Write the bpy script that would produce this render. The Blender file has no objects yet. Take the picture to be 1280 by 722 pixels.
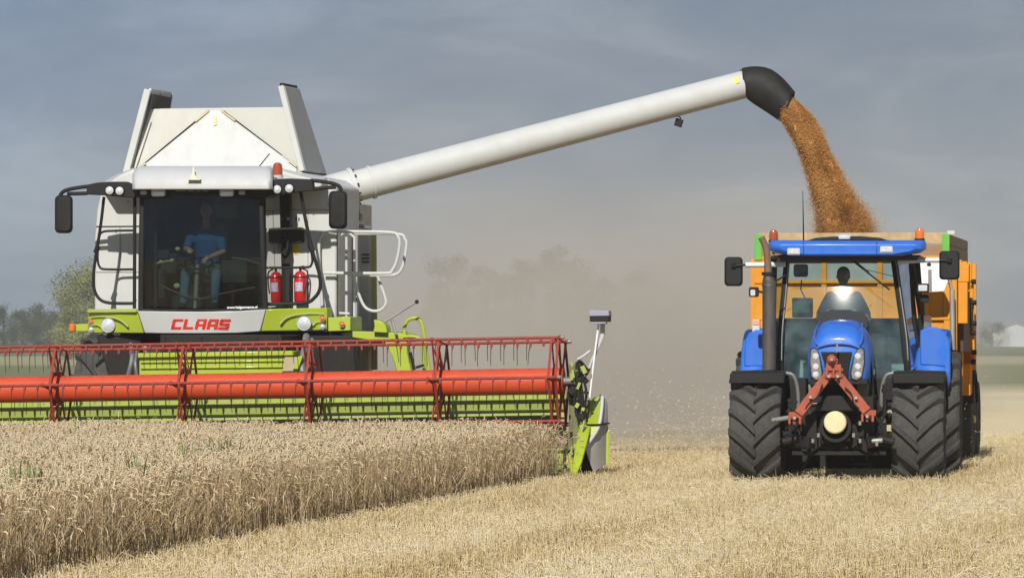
import bpy, bmesh, math, random
import numpy as np
from mathutils import Vector, Matrix, noise
random.seed(7); RNG = np.random.default_rng(11)
SC = bpy.context.scene; COL = SC.collection
R = math.radians

# ------------------------------------------------------------------ camera
F_PX = 6000.0                      # long telephoto, for a 1280 px wide frame
CAM_Z = 1.75
PITCH = 64.0 / F_PX
cam_d = bpy.data.cameras.new('camera'); cam_d.lens = F_PX / 1280 * 36; cam_d.sensor_width = 36
cam_d.clip_start = 0.5; cam_d.clip_end = 6000
cam = bpy.data.objects.new('camera', cam_d); COL.objects.link(cam)
cam.location = (0, 0, CAM_Z); cam.rotation_euler = (math.pi / 2 + PITCH, 0, 0)
SC.camera = cam

# ------------------------------------------------------------------ light
SUN_EL, SUN_AZ = R(34), R(10)      # sun behind the camera, a little to its left
SC.view_settings.view_transform = 'Standard'; SC.view_settings.look = 'None'
SC.view_settings.gamma = 1; SC.view_settings.exposure = 0.0
SC.view_settings.use_curve_mapping = False
sd = bpy.data.lights.new('sun', 'SUN'); sd.energy = 4.7; sd.angle = R(0.5); sd.color = (1, .955, .87)
sun = bpy.data.objects.new('sun', sd); COL.objects.link(sun)
to_sun = Vector((-math.sin(SUN_AZ) * math.cos(SUN_EL), -math.cos(SUN_AZ) * math.cos(SUN_EL), math.sin(SUN_EL)))
sun.rotation_euler = to_sun.to_track_quat('Z', 'Y').to_euler()
sun.location = to_sun * 80

W = bpy.data.worlds.new('World'); SC.world = W; W.use_nodes = True
nt = W.node_tree; nt.nodes.clear()
N = lambda t, tr=None, **k: _n(tr or nt, t, **k)
def _n(tree, t, **k):
    n = tree.nodes.new(t)
    for a, b in k.items(): setattr(n, a, b)
    return n
def ramp(tree, stops, fac=None, interp='LINEAR'):
    r = _n(tree, 'ShaderNodeValToRGB'); r.color_ramp.interpolation = interp
    e = r.color_ramp.elements
    while len(e) < len(stops): e.new(0.5)
    for i, (p, c) in enumerate(stops):
        e[i].position = p; e[i].color = c if len(c) == 4 else (*c, 1)
    if fac is not None: tree.links.new(fac, r.inputs[0])
    return r
def S(r, g, b):                     # sRGB 0-255 -> linear
    f = lambda c: (c / 255 / 12.92) if c / 255 <= .04045 else ((c / 255 + .055) / 1.055) ** 2.4
    return (f(r), f(g), f(b))
sky = N('ShaderNodeTexSky', sky_type='NISHITA'); sky.sun_disc = False
sky.sun_elevation = SUN_EL; sky.sun_rotation = math.pi + SUN_AZ
tc = N('ShaderNodeTexCoord'); sep = N('ShaderNodeSeparateXYZ'); nt.links.new(tc.outputs['Generated'], sep.inputs[0])
# heavy grey cloud deck: vertical gradient of the deck, then soft streaks stretched sideways
k = 10.0
def K(c): return tuple(v * k for v in c)
mr = N('ShaderNodeMapRange'); mr.inputs[1].default_value = -.03; mr.inputs[2].default_value = .10
nt.links.new(sep.outputs[2], mr.inputs[0])
deck = ramp(nt, [(0, S(140, 143, 149)), (.3, S(136, 143, 154)), (.55, S(126, 137, 156)), (.8, S(112, 126, 151)), (1, S(118, 132, 155))], mr.outputs[0])
mp = N('ShaderNodeMapping'); mp.inputs['Scale'].default_value = (11, 11, 34); nt.links.new(tc.outputs['Generated'], mp.inputs[0])
nz = N('ShaderNodeTexNoise'); nz.inputs['Scale'].default_value = 1.5; nz.inputs['Detail'].default_value = 5; nz.inputs['Roughness'].default_value = .58; nz.inputs['Distortion'].default_value = .4
nt.links.new(mp.outputs[0], nz.inputs[0])
cr = ramp(nt, [(.30, (.68, .77, .90)), (.48, (.97, .98, 1)), (.66, (1.48, 1.40, 1.28))], nz.outputs[0])
m1 = N('ShaderNodeMix', data_type='RGBA', blend_type='MULTIPLY'); m1.inputs[0].default_value = 1
nt.links.new(deck.outputs[0], m1.inputs[6]); nt.links.new(cr.outputs[0], m1.inputs[7])
# clearer blue-grey towards the left, browner to the right
mx = N('ShaderNodeMapRange'); mx.inputs[1].default_value = -.11; mx.inputs[2].default_value = .10
nt.links.new(sep.outputs[0], mx.inputs[0])
lr = ramp(nt, [(0, (.84, 1.0, 1.16)), (.45, (1, 1, 1)), (1, (1.0, .985, .96))], mx.outputs[0])
m2 = N('ShaderNodeMix', data_type='RGBA', blend_type='MULTIPLY'); m2.inputs[0].default_value = 1
nt.links.new(m1.outputs[2], m2.inputs[6]); nt.links.new(lr.outputs[0], m2.inputs[7])
m3 = N('ShaderNodeVectorMath', operation='SCALE'); m3.inputs['Scale'].default_value = k
nt.links.new(m2.outputs[2], m3.inputs[0])
m4 = N('ShaderNodeMix', data_type='RGBA'); m4.inputs[0].default_value = .9
nt.links.new(sky.outputs[0], m4.inputs[6]); nt.links.new(m3.outputs[0], m4.inputs[7])
bg = N('ShaderNodeBackground'); bg.inputs[1].default_value = .1
nt.links.new(m4.outputs[2], bg.inputs[0])
wo = N('ShaderNodeOutputWorld'); nt.links.new(bg.outputs[0], wo.inputs[0])
SC.cycles.max_bounces = 8; SC.cycles.transparent_max_bounces = 16
SC.cycles.volume_step_rate = 2.0; SC.cycles.volume_bounces = 1

# ------------------------------------------------------------------ materials
MATS = {}
def mat(name, col=(.5, .5, .5), rough=.5, metal=0, dust=0, dust_col=(.36, .29, .18), var=.12, scale=3, bump=0, bscale=40, coat=0, spec=.5, sub=None):
    if name in MATS: return MATS[name]
    m = bpy.data.materials.new(name); m.use_nodes = True; t = m.node_tree
    b = t.nodes['Principled BSDF']; b.inputs['Roughness'].default_value = rough; b.inputs['Metallic'].default_value = metal
    b.inputs['Specular IOR Level'].default_value = spec
    if coat: b.inputs['Coat Weight'].default_value = coat; b.inputs['Coat Roughness'].default_value = .12
    co = _n(t, 'ShaderNodeTexCoord')
    n1 = _n(t, 'ShaderNodeTexNoise'); n1.inputs['Scale'].default_value = scale; n1.inputs['Detail'].default_value = 8; n1.inputs['Roughness'].default_value = .65
    t.links.new(co.outputs['Object'], n1.inputs[0])
    lo = tuple(max(0, c * (1 - var)) for c in col); hi = tuple(min(1, c * (1 + var)) for c in col)
    r1 = ramp(t, [(.3, lo), (.7, hi)], n1.outputs[0]); out = r1.outputs[0]
    if dust:
        n2 = _n(t, 'ShaderNodeTexNoise'); n2.inputs['Scale'].default_value = scale * 2.3; n2.inputs['Detail'].default_value = 10; n2.inputs['Roughness'].default_value = .75
        mpp = _n(t, 'ShaderNodeMapping'); mpp.inputs['Scale'].default_value = (1, 1, .4); t.links.new(co.outputs['Object'], mpp.inputs[0]); t.links.new(mpp.outputs[0], n2.inputs[0])
        r2 = ramp(t, [(.35, (dust * .25,) * 3), (.75, (min(1, dust * 1.6),) * 3)], n2.outputs[0])
        mx_ = _n(t, 'ShaderNodeMix', data_type='RGBA'); t.links.new(r2.outputs[0], mx_.inputs[0])
        t.links.new(out, mx_.inputs[6]); mx_.inputs[7].default_value = (*dust_col, 1); out = mx_.outputs[2]
        r3 = ramp(t, [(.3, (rough,) * 3), (.8, (min(1, rough + .4),) * 3)], n2.outputs[0]); t.links.new(r3.outputs[0], b.inputs['Roughness'])
    t.links.new(out, b.inputs['Base Color'])
    if bump:
        n3 = _n(t, 'ShaderNodeTexNoise'); n3.inputs['Scale'].default_value = bscale; n3.inputs['Detail'].default_value = 6
        t.links.new(co.outputs['Object'], n3.inputs[0])
        bp = _n(t, 'ShaderNodeBump'); bp.inputs['Strength'].default_value = bump; bp.inputs['Distance'].default_value = .02
        t.links.new(n3.outputs[0], bp.inputs['Height']); t.links.new(bp.outputs[0], b.inputs['Normal'])
    MATS[name] = m; return m
def glass(name, tint, refl=1.0, rough=.02, dirt_veil=.05, dcol=(.42, .36, .26)):
    m = bpy.data.materials.new(name); m.use_nodes = True; t = m.node_tree; t.nodes.clear()
    tr = _n(t, 'ShaderNodeBsdfTransparent'); tr.inputs[0].default_value = (*tint, 1)
    gl = _n(t, 'ShaderNodeBsdfGlossy'); gl.inputs['Roughness'].default_value = rough; gl.inputs[0].default_value = (refl, refl, refl, 1)
    df = _n(t, 'ShaderNodeBsdfDiffuse'); df.inputs[0].default_value = (*dcol, 1)
    fr = _n(t, 'ShaderNodeFresnel'); fr.inputs[0].default_value = 1.5
    a = _n(t, 'ShaderNodeMixShader'); t.links.new(fr.outputs[0], a.inputs[0]); t.links.new(tr.outputs[0], a.inputs[1]); t.links.new(gl.outputs[0], a.inputs[2])
    co = _n(t, 'ShaderNodeTexCoord'); n1 = _n(t, 'ShaderNodeTexNoise'); n1.inputs['Scale'].default_value = 4; n1.inputs['Detail'].default_value = 8
    t.links.new(co.outputs['Object'], n1.inputs[0]); r = ramp(t, [(.35, (dirt_veil * .3,) * 3), (.8, (dirt_veil * 2,) * 3)], n1.outputs[0])
    c = _n(t, 'ShaderNodeMixShader'); t.links.new(r.outputs[0], c.inputs[0]); t.links.new(a.outputs[0], c.inputs[1]); t.links.new(df.outputs[0], c.inputs[2])
    o = _n(t, 'ShaderNodeOutputMaterial'); t.links.new(c.outputs[0], o.inputs[0]); return m
M_white = mat('white_paint', (.55, .56, .55), .42, dust=.13, dust_col=(.36, .33, .27), var=.05, coat=.15)
M_whiteshade = mat('white_plastic', (.50, .51, .52), .45, dust=.1, var=.04)
M_lime = mat('lime_paint', (.36, .46, .012), .4, dust=.12, var=.07, coat=.3)
M_limedull = mat('dusty_lime_paint', (.32, .42, .05), .55, dust=.35, dust_col=(.40, .38, .22), var=.12)
M_red = mat('red_reel_paint', (.56, .055, .010), .42, dust=.08, dust_col=(.5, .22, .12), var=.08, coat=.2)
M_redframe = mat('worn_red_frame_paint', (.25, .02, .010), .5, dust=.12, dust_col=(.35, .12, .07), var=.2, scale=9)
M_black = mat('black_plastic', (.009, .0095, .011), .45, dust=.025, var=.2, spec=.25)
M_blackmetal = mat('black_chassis_metal', (.008, .008, .009), .5, dust=.06, dust_col=(.2, .17, .12), var=.3, spec=.25)
M_grey = mat('grey_metal', (.22, .22, .23), .45, metal=.5, dust=.15, var=.15)
M_steel = mat('bare_steel', (.36, .36, .35), .5, metal=.6, dust=.2, var=.2)
M_greypaint = mat('silver_grey_panel', (.52, .53, .54), .45, dust=.18, var=.06)
M_tyre = mat('tyre_rubber', (.026, .027, .028), .8, dust=.3, dust_col=(.115, .11, .10), var=.25, scale=6, bump=.3, bscale=60)
M_groove = mat('dusty_tyre_carcass', (.04, .039, .037), .9, dust=.35, dust_col=(.125, .115, .10), var=.3, scale=8, bump=.3, bscale=50)
M_blue = mat('blue_tractor_paint', (.006, .135, .62), .34, dust=.08, dust_col=(.30, .28, .24), var=.10, coat=.2)
M_orange = mat('orange_trailer_paint', (.66, .26, .002), .45, dust=.06, dust_col=(.5, .25, .05), var=.1)
M_wood = mat('weathered_plank', (.52, .37, .20), .8, dust=.3, dust_col=(.25, .18, .11), var=.25, scale=5)
M_green = mat('bright_green_paint', (.09, .42, .04), .45, dust=.1)
M_tine = mat('dark_spring_steel', (.06, .055, .05), .5, metal=.5)
M_rust = mat('rusty_red_linkage_paint', (.38, .075, .04), .65, dust=.4, dust_col=(.22, .08, .04), var=.25, scale=10)
M_brownmetal = mat('rusty_exhaust_metal', (.20, .13, .085), .6, metal=.3, dust=.3, dust_col=(.2, .1, .05), var=.3)
M_lens = mat('clear_lamp_lens', (.70, .72, .73), .15, metal=.25, var=.2, scale=30)
M_amber = mat('amber_lens', (.75, .18, .02), .15, var=.1, coat=.5)
M_redlens = mat('red_beacon_lens', (.34, .07, .025), .15, var=.1, coat=.5)
M_cream = mat('cream_cap', (.72, .64, .38), .5, dust=.15)
M_yellow = mat('yellow_decal', (.75, .60, .03), .5)
M_decalred = mat('red_decal', (.66, .03, .015), .45, var=.03)
M_decalwhite = mat('white_decal', (.85, .85, .85), .5, var=.02)
M_exting = mat('extinguisher_red', (.48, .012, .016), .25, coat=.5, var=.05)
M_dark = mat('dark_cab_trim', (.022, .024, .026), .7, var=.2)
M_seat = mat('seat_fabric', (.035, .04, .045), .9, var=.2)
M_skin = mat('skin', (.50, .28, .19), .5, var=.08)
M_chrome = mat('chrome_reflector', (.62, .63, .64), .16, metal=.9, var=.3, scale=25)
M_hair = mat('hair', (.06, .04, .025), .7)
M_shirt = mat('blue_shirt_cloth', (.02, .10, .26), .9, var=.15)
M_shirt2 = mat('faded_blue_shirt_cloth', (.12, .24, .42), .9, var=.15)
M_jeans = mat('denim', (.07, .15, .22), .9, var=.2)
M_shoe = mat('shoe_leather', (.05, .035, .025), .6)
M_cabglass = glass('tinted_windscreen_glass', (.38, .47, .46), .8, dirt_veil=.006, dcol=(.2, .28, .27))
M_sideglass = glass('cab_side_glass', (.66, .70, .68), .6, dirt_veil=.04)
M_clear = glass('tractor_windscreen_glass', (.62, .77, .75), 1.0, rough=.12, dirt_veil=.13, dcol=(.30, .42, .45))  # teal diffuse layer paints a veil of sky and field reflection
M_mesh = mat('dark_mesh_screen', (.05, .045, .045), .8)
M_panelgrey = mat('grey_mesh_window', (.28, .31, .31), .6)

# ------------------------------------------------------------------ mesh helpers
class MB:
    def __init__(s): s.bm = bmesh.new(); s.extra = []
    def second(s, m, mark):
        s.bm.faces.ensure_lookup_table()
        if m not in s.extra: s.extra.append(m)
        for f in s.bm.faces[mark:]: f.material_index = s.extra.index(m) + 1
    def face(s, pts):
        try: return s.bm.faces.new([s.bm.verts.new(p) for p in pts])
        except ValueError: return None
    def plate(s, pts, vec=(0, .03, 0)):
        vec = Vector(vec); a = [s.bm.verts.new(Vector(p)) for p in pts]; b = [s.bm.verts.new(Vector(p) + vec) for p in pts]
        n = len(a); s.bm.faces.new(a); s.bm.faces.new(b[::-1])
        for i in range(n): s.bm.faces.new((a[i], b[i], b[(i + 1) % n], a[(i + 1) % n]))
        return s
    def loft(s, rings, caps=True, closed=False):
        vs = [[s.bm.verts.new(Vector(p)) for p in r] for r in rings]; n = len(vs[0])
        m = len(vs)
        for j in range(m if closed else m - 1):
            A, B = vs[j], vs[(j + 1) % m]
            for i in range(n): s.bm.faces.new((A[i], A[(i + 1) % n], B[(i + 1) % n], B[i]))
        if caps and not closed: s.bm.faces.new(vs[0][::-1]); s.bm.faces.new(vs[-1])
        return s
    def grid(s, rows):                  # open sheet
        vs = [[s.bm.verts.new(Vector(p)) for p in r] for r in rows]
        for j in range(len(vs) - 1):
            for i in range(len(vs[0]) - 1): s.bm.faces.new((vs[j][i], vs[j][i + 1], vs[j + 1][i + 1], vs[j + 1][i]))
        return s
    def tube(s, pts, r, n=8, closed=False, smooth=0):
        P = [Vector(p) for p in pts]
        if smooth:
            Q = []
            L = len(P)
            for i in range(L if closed else L - 1):
                p0 = P[(i - 1) % L] if (closed or i > 0) else P[0]; p1 = P[i]; p2 = P[(i + 1) % L]
                p3 = P[(i + 2) % L] if (closed or i + 2 < L) else p2
                for k_ in range(smooth):
                    t = k_ / smooth
                    Q.append(.5 * ((2 * p1) + (p2 - p0) * t + (2 * p0 - 5 * p1 + 4 * p2 - p3) * t * t + (3 * p1 - p0 - 3 * p2 + p3) * t ** 3))
            if not closed: Q.append(P[-1])
            P = Q
        m = len(P); rings = []; up = None
        if isinstance(r, (list, tuple)) and len(r) != m: r = list(np.interp(np.linspace(0, 1, m), np.linspace(0, 1, len(r)), r))
        for i in range(m):
            d = (P[(i + 1) % m] - P[i - 1]) if (closed or 0 < i < m - 1) else (P[1] - P[0] if i == 0 else P[-1] - P[-2])
            if d.length < 1e-9: d = Vector((0, 0, 1))
            d.normalize()
            if up is None:
                up = Vector((0, 1, 0)) if abs(d.y) < .9 else Vector((0, 0, 1))
            u = (up - d * up.dot(d)).normalized(); up = u; v = d.cross(u)
            rr = r[i] if isinstance(r, (list, tuple)) else r
            rings.append([P[i] + (u * math.cos(2 * math.pi * k_ / n) + v * math.sin(2 * math.pi * k_ / n)) * rr for k_ in range(n)])
        return s.loft(rings, closed=closed)
    def cyl(s, a, b, r1, r2=None, n=16): return s.tube([a, b], [r1, r1 if r2 is None else r2], n)
    def bar(s, a, b, w, h=None, up=(0, 0, 1)):
        a = Vector(a); b = Vector(b); d = (b - a).normalized(); up = Vector(up)
        if abs(d.dot(up)) > .95: up = Vector((0, 1, 0))
        x = d.cross(up).normalized(); z = x.cross(d); h = h or w
        q = [(-1, -1), (1, -1), (1, 1), (-1, 1)]
        return s.loft([[p + x * (i * w / 2) + z * (j * h / 2) for i, j in q] for p in (a, b)])
    def box(s, c, d, M=None):
        c = Vector(c); pts = []
        for zz in (-.5, .5):
            pts.append([Vector((i * d[0], j * d[1], zz * d[2])) for i, j in ((-.5, -.5), (.5, -.5), (.5, .5), (-.5, .5))])
        if M: pts = [[M @ p for p in r] for r in pts]
        return s.loft([[p + c for p in r] for r in pts])
    def sph(s, c, r, seg=12, rings=8):
        if not isinstance(r, (tuple, list)): r = (r, r, r)
        ret = bmesh.ops.create_uvsphere(s.bm, u_segments=seg, v_segments=rings, radius=1)
        for v in ret['verts']: v.co = Vector((v.co.x * r[0] + c[0], v.co.y * r[1] + c[1], v.co.z * r[2] + c[2]))
        return s
    def lathe(s, prof, c, axis='x', n=48, a0=0, a1=2 * math.pi):
        """prof: list of (radius, offset along axis), closed outline"""
        c = Vector(c); full = abs(a1 - a0 - 2 * math.pi) < 1e-6; rings = []
        for i in range(n if full else n + 1):
            a = a0 + (a1 - a0) * i / n; ca, sa = math.cos(a), math.sin(a)
            if axis == 'x': rings.append([c + Vector((h, r_ * ca, r_ * sa)) for r_, h in prof])
            elif axis == 'y': rings.append([c + Vector((r_ * ca, h, r_ * sa)) for r_, h in prof])
            else: rings.append([c + Vector((r_ * ca, r_ * sa, h)) for r_, h in prof])
        return s.loft(rings, closed=full, caps=not full)
    def done(s, name, m, parent=None, bevel=0, smooth=35, label=None, kind=None, flip=True):
        bm = s.bm; bm.normal_update()
        if flip: bmesh.ops.recalc_face_normals(bm, faces=bm.faces)
        me = bpy.data.meshes.new(name); bm.to_mesh(me); bm.free()
        me.materials.append(m)
        for q in s.extra: me.materials.append(q)
        if smooth:
            for p in me.polygons: p.use_smooth = True
            me.set_sharp_from_angle(angle=R(smooth))
        o = bpy.data.objects.new(name, me); COL.objects.link(o)
        if parent: o.parent = parent
        if bevel:
            b = o.modifiers.new('bevel', 'BEVEL'); b.width = bevel; b.segments = 2; b.limit_method = 'ANGLE'; b.angle_limit = R(40); b.harden_normals = False
        if label: o['label'] = label
        if kind: o['kind'] = kind
        return o
def pieces(mb, name, m, parent, **k):
    """links every loose piece collected in mb as a part of its own"""
    bm = mb.bm; bm.verts.index_update(); seen = set(); isl = []
    for v in bm.verts:
        if v.index in seen: continue
        st = [v]; seen.add(v.index); grp = []
        while st:
            w_ = st.pop(); grp.append(w_)
            for e in w_.link_edges:
                o = e.other_vert(w_)
                if o.index not in seen: seen.add(o.index); st.append(o)
        isl.append(grp)
    for grp in isl:
        n = MB(); mp_ = {v.index: n.bm.verts.new(v.co) for v in grp}; fs = {f for v in grp for f in v.link_faces}
        for f in sorted(fs, key=lambda f: f.index): n.bm.faces.new([mp_[v.index] for v in f.verts])
        n.done(name, m, parent, **k)
    bm.free()
def tag(o, label, cat, group=None, kind=None):
    if label: o['label'] = label
    if cat: o['category'] = cat
    if group: o['group'] = group
    if kind: o['kind'] = kind
    return o
class Rig:
    """A vehicle: an Empty on the ground. at(px, py, y) gives the local point at depth y behind the vehicle's
    origin which was measured at that place in the photograph; everything then is metric local geometry."""
    def __init__(s, name, origin, yaw):
        s.o = bpy.data.objects.new(name, None); COL.objects.link(s.o); s.o.empty_display_size = .5
        s.O = Vector(origin); s.yaw = yaw; s.o.location = s.O; s.o.rotation_euler = (0, 0, -yaw)
        s.M = Matrix.Translation(s.O) @ Matrix.Rotation(-yaw, 4, 'Z'); s.I = s.M.inverted()
    def at(s, px, py, y=0.):
        a = (px - 640) / F_PX; b = (361 - py) / F_PX
        d = Vector((a, math.cos(PITCH) - b * math.sin(PITCH), math.sin(PITCH) + b * math.cos(PITCH)))
        o = s.I @ Vector((0, 0, CAM_Z)); d = s.I.to_3x3() @ d
        return o + d * ((y - o.y) / d.y)
    def poly(s, pts, y): return [s.at(p[0], p[1], p[2] if len(p) > 2 else y) for p in pts]
def rrect(x0, y0, x1, y1, r, n=4):
    out = []
    for cx, cy, a in ((x1 - r, y0 + r, -90), (x1 - r, y1 - r, 0), (x0 + r, y1 - r, 90), (x0 + r, y0 + r, 180)):
        for i in range(n + 1):
            t = R(a + 90 * i / n); out.append((cx + r * math.cos(t), cy + r * math.sin(t)))
    return out
def wheel(parent, c, Rr, w, rim_r, mirror=1, lugs=15, name='wheel', rimmat=None, lug_h=.07, tread=True, phase=0):
    """hub disc mesh with tyre and rim as sub-parts; axle along x"""
    c = Vector(c); hw = w / 2; base = Rr - lug_h
    hub = MB().lathe([(.001, -hw * .35), (rim_r * .35, -hw * .35), (rim_r * .35, hw * .35), (.001, hw * .35)], c, n=20).done(name, M_blackmetal, parent)
    t = MB()
    prof = [(rim_r, -hw * .82), (rim_r + (base - rim_r) * .35, -hw * 1.0), (rim_r + (base - rim_r) * .8, -hw * 1.0), (base - .02, -hw * .9), (base, -hw * .6), (base + .008, 0), (base, hw * .6), (base - .02, hw * .9),
            (rim_r + (base - rim_r) * .8, hw * 1.0), (rim_r + (base - rim_r) * .35, hw * 1.0), (rim_r, hw * .82), (rim_r - .03, 0)]
    t.lathe(prof, c, n=56)
    if tread:
        t.second(M_groove, 0)
        # chevron lugs: each runs from the shoulder to just past the middle, sweeping down towards it
        pitch = 2 * math.pi / lugs
        for k_ in range(lugs):
            for sgn in (-1, 1):
                a_off = k_ * pitch + (pitch / 2 if sgn > 0 else 0) + phase
                rows = []
                for i in range(6):
                    u = i / 5
                    x = sgn * (hw * 1.02 - u * (hw * 1.06))
                    sweep = (.12 * u + .88 * u ** 1.15) * pitch * 1.05
                    ang = a_off - sweep
                    rad = base + (.0 if i else -.02)
                    top = Rr + (.0 if i else -.035) - .010 * (abs(x) / hw) ** 2
                    wd = (.030 - .003 * u) / Rr
                    rows.append([(x, rad - .02, ang - wd * 1.9), (x, top, ang - wd), (x, top, ang + wd), (x, rad - .02, ang + wd * 1.9)])
                rings = []
                for row in rows:
                    # front of the wheel is towards -y; angle 0 at the front, growing upwards
                    rings.append([c + Vector((x, -rr * math.cos(a_), rr * math.sin(a_))) for x, rr, a_ in row])
                t.loft(rings)
    t.done('tyre', M_tyre, hub, smooth=28)
    rm = MB(); rm.lathe([(rim_r, -hw * .8), (rim_r + .02, -hw * .8), (rim_r - .03, -hw * .7), (rim_r * .8, -hw * .3), (rim_r * .3, -hw * .25), (rim_r * .3, -hw * .2), (rim_r * .8, hw * .2), (rim_r - .03, hw * .7), (rim_r + .02, hw * .8), (rim_r, hw * .8), (rim_r-.045, 0)], c, n=36)
    rm.done('rim', rimmat or M_whiteshade, hub)
    return hub
def lamp(parent, name, c, r, d=.06, m=None, body=None):
    """round lamp facing -y: dark body with a lens child"""
    c = Vector(c)
    b = MB().lathe([(.001, 0), (r * 1.0, 0), (r * 1.15, -.012), (r * 1.15, .01), (r * .8, d), (.001, d)], c, 'y', 18).done(name, body or M_black, parent)
    MB().lathe([(.001, -.03), (r * .5, -.026), (r * .95, -.008), (r * .95, -.002), (.001, -.002)], c, 'y', 18).done('lens', m or M_lens, b)
    return b
# ================================================================== combine harvester
C = Rig('combine_harvester', (0.65, 60.0, 0), R(9)); CO = C.o
tag(CO, 'white and lime green combine harvester cutting the standing wheat', 'combine harvester')
A = C.at
def xz(px, py, y): p = A(px, py, y); return p
# ---- header trough, ends
def axis_y(px): return 476 + (705 - px) * .0156
XL, XR = -186, 705
HW = M_limedull
back = MB()
def hline(px, py, y): p = A(px, py, y); return p
prof = [(480, .98), (496, 1.0), (499, .90), (511, .93), (513, .99), (545, .95), (575, .70), (590, .1), (594, .1), (580, .75), (548, 1.0), (500, 1.06), (480, 1.06)]
rings = []
for px in (XL - 8, 708):
    sl = (705 - px) * .0156
    rings.append([A(px, py + sl, y) for py, y in prof])
header = back.loft(rings).done('header_trough', M_limedull, CO, smooth=20)
# auger, knife, rubbing strip
m = MB(); m.cyl(A(XL, 531 + 13.8, .62), A(700, 531, .62), .13, n=20)
au = m.done('auger_tube', mat('auger_dark_green', (.05, .07, .012), .5, dust=.2), header)
m = MB(); a0, a1 = A(XL, 531, .62), A(700, 517, .62)
for s_ in (0, 1):
    pts = []
    for i in range(140):
        t = i / 139 * .49 + s_ * .51; p = a0.lerp(a1, t); a_ = i * .45 * (1 if s_ else -1)
        pts.append((p, a_))
    rows = [[p + Vector((0, -math.cos(a_) * r_, math.sin(a_) * r_)) for p, a_ in pts] for r_ in (.13, .24)]
    m.grid(rows)
m.bm.free()
m = MB(); m.bar(A(XL, 514.5 + 13.5, .86), A(700, 514.5, .86), .012, .016); m.done('trim_strip', M_steel, header)
m = MB(); m.bar(A(XL, 588 + 13.5, -.02), A(700, 588, -.02), .10, .02)
for i in range(120):
    p = A(XL, 588 + 13.5, -.02).lerp(A(700, 588, -.02), i / 119)
    m.loft([[p + Vector((-.02, 0, -.01)), p + Vector((.02, 0, -.01)), p + Vector((.02, 0, .02)), p + Vector((-.02, 0, .02))], [p + Vector((-.004, -.12, -.005)), p + Vector((.004, -.12, -.005)), p + Vector((.004, -.12, .004)), p + Vector((-.004, -.12, .004))]])
m.done('knife_bar', M_grey, header)
# middle frame of the header in front of the feeder house
m = MB(); m.plate(C.poly([(174, 446), (366, 443), (366, 479), (174, 482)], .92), (0, .35, 0))
m.plate(C.poly([(172, 441), (367, 438), (367, 444), (172, 447)], .86), (0, .45, 0))
for yy in (452.5, 460):
    m.bar(A(176, yy, .905), A(364, yy - 2, .905), .03, .025)
m.done('center_frame', M_lime, header, bevel=.01)
m = MB(); m.plate(C.poly([(356, 446), (374, 446), (366, 470), (352, 470)], .84), (0, .06, 0)); m.done('guard_plate', mat('tan_shield', (.42, .36, .22), .6), header, bevel=.005)
m = MB(); m.plate(C.poly([(372, 445), (378, 445), (369, 472), (363, 472)], .80), (0, .1, 0)); m.done('brace', M_lime, header, bevel=.005)
m = MB()
m.tube(C.poly([(383, 420, 1.5), (380, 440, 1.1), (377, 460, .9), (384, 485, .9)], 1), .045, 10, smooth=5)
m.tube(C.poly([(390, 424, 1.6), (389, 445, 1.2), (384, 468, .95), (392, 490, .95)], 1), .025, 10, smooth=5)
m.tube(C.poly([(163, 430, 1.2), (165, 448, .9), (160, 470, .9)], 1), .03, 8, smooth=5)
m.tube(C.poly([(172, 436, 1.2), (169, 452, .9), (171, 470, .9)], 1), .022, 8, smooth=5)
pieces(m, 'hydraulic_hose', M_grey, header)
# ---- reel
rc0, rc1 = A(XL + 4, axis_y(XL + 4), 0), A(XR, axis_y(XR), 0)
reel = MB().cyl(rc0, rc1, .165, n=36).done('reel_tube', M_red, CO)
RR = .60; PH = R(5)
ax = (rc1 - rc0).normalized(); upv = Vector((0, 0, 1)); upv = (upv - ax * upv.dot(ax)).normalized(); fwd = Vector((0, -1, 0)); fwd = (fwd - ax * fwd.dot(ax)).normalized()
tubeL = (rc1 - rc0).length
spx = [-91, 68, 227, 385, 545, 705]
def rp(t, a, r_=RR): return rc0 + ax * t + (fwd * math.cos(a) + upv * math.sin(a)) * r_
spt = [(A(px, axis_y(px), 0) - rc0).dot(ax) for px in spx]; spt = [.05] + spt; spt[-1] = tubeL - .01
for b in range(6):
    a_ = PH + b * math.pi / 3
    m = MB(); m.cyl(rp(0, a_), rp(tubeL + .04, a_), .019, n=8)
    # secondary rod and the tine clips with their steel tines
    nt_ = int(tubeL / .166)
    for i in range(nt_):
        t = .08 + i * .166 + (.055 if b % 2 else 0)
        p = rp(t, a_)
        m.box(p + Vector((0, -.012, -.028)), (.026, .034, .06))
        jx = random.uniform(-.012, .012) * (3 if random.random() < .15 else 1)
        if random.random() < .03: continue
        mk = len(m.bm.faces); m.tube([p + Vector((0, -.02, -.05)), p + Vector((jx * .5, -.035, -.12)), p + Vector((jx, -.01, -.27 - random.uniform(0, .02)))], [.007, .0045, .0038], 4); m.second(M_tine, mk)
    m.done('tine_bar', M_redframe, reel, smooth=30)
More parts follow.
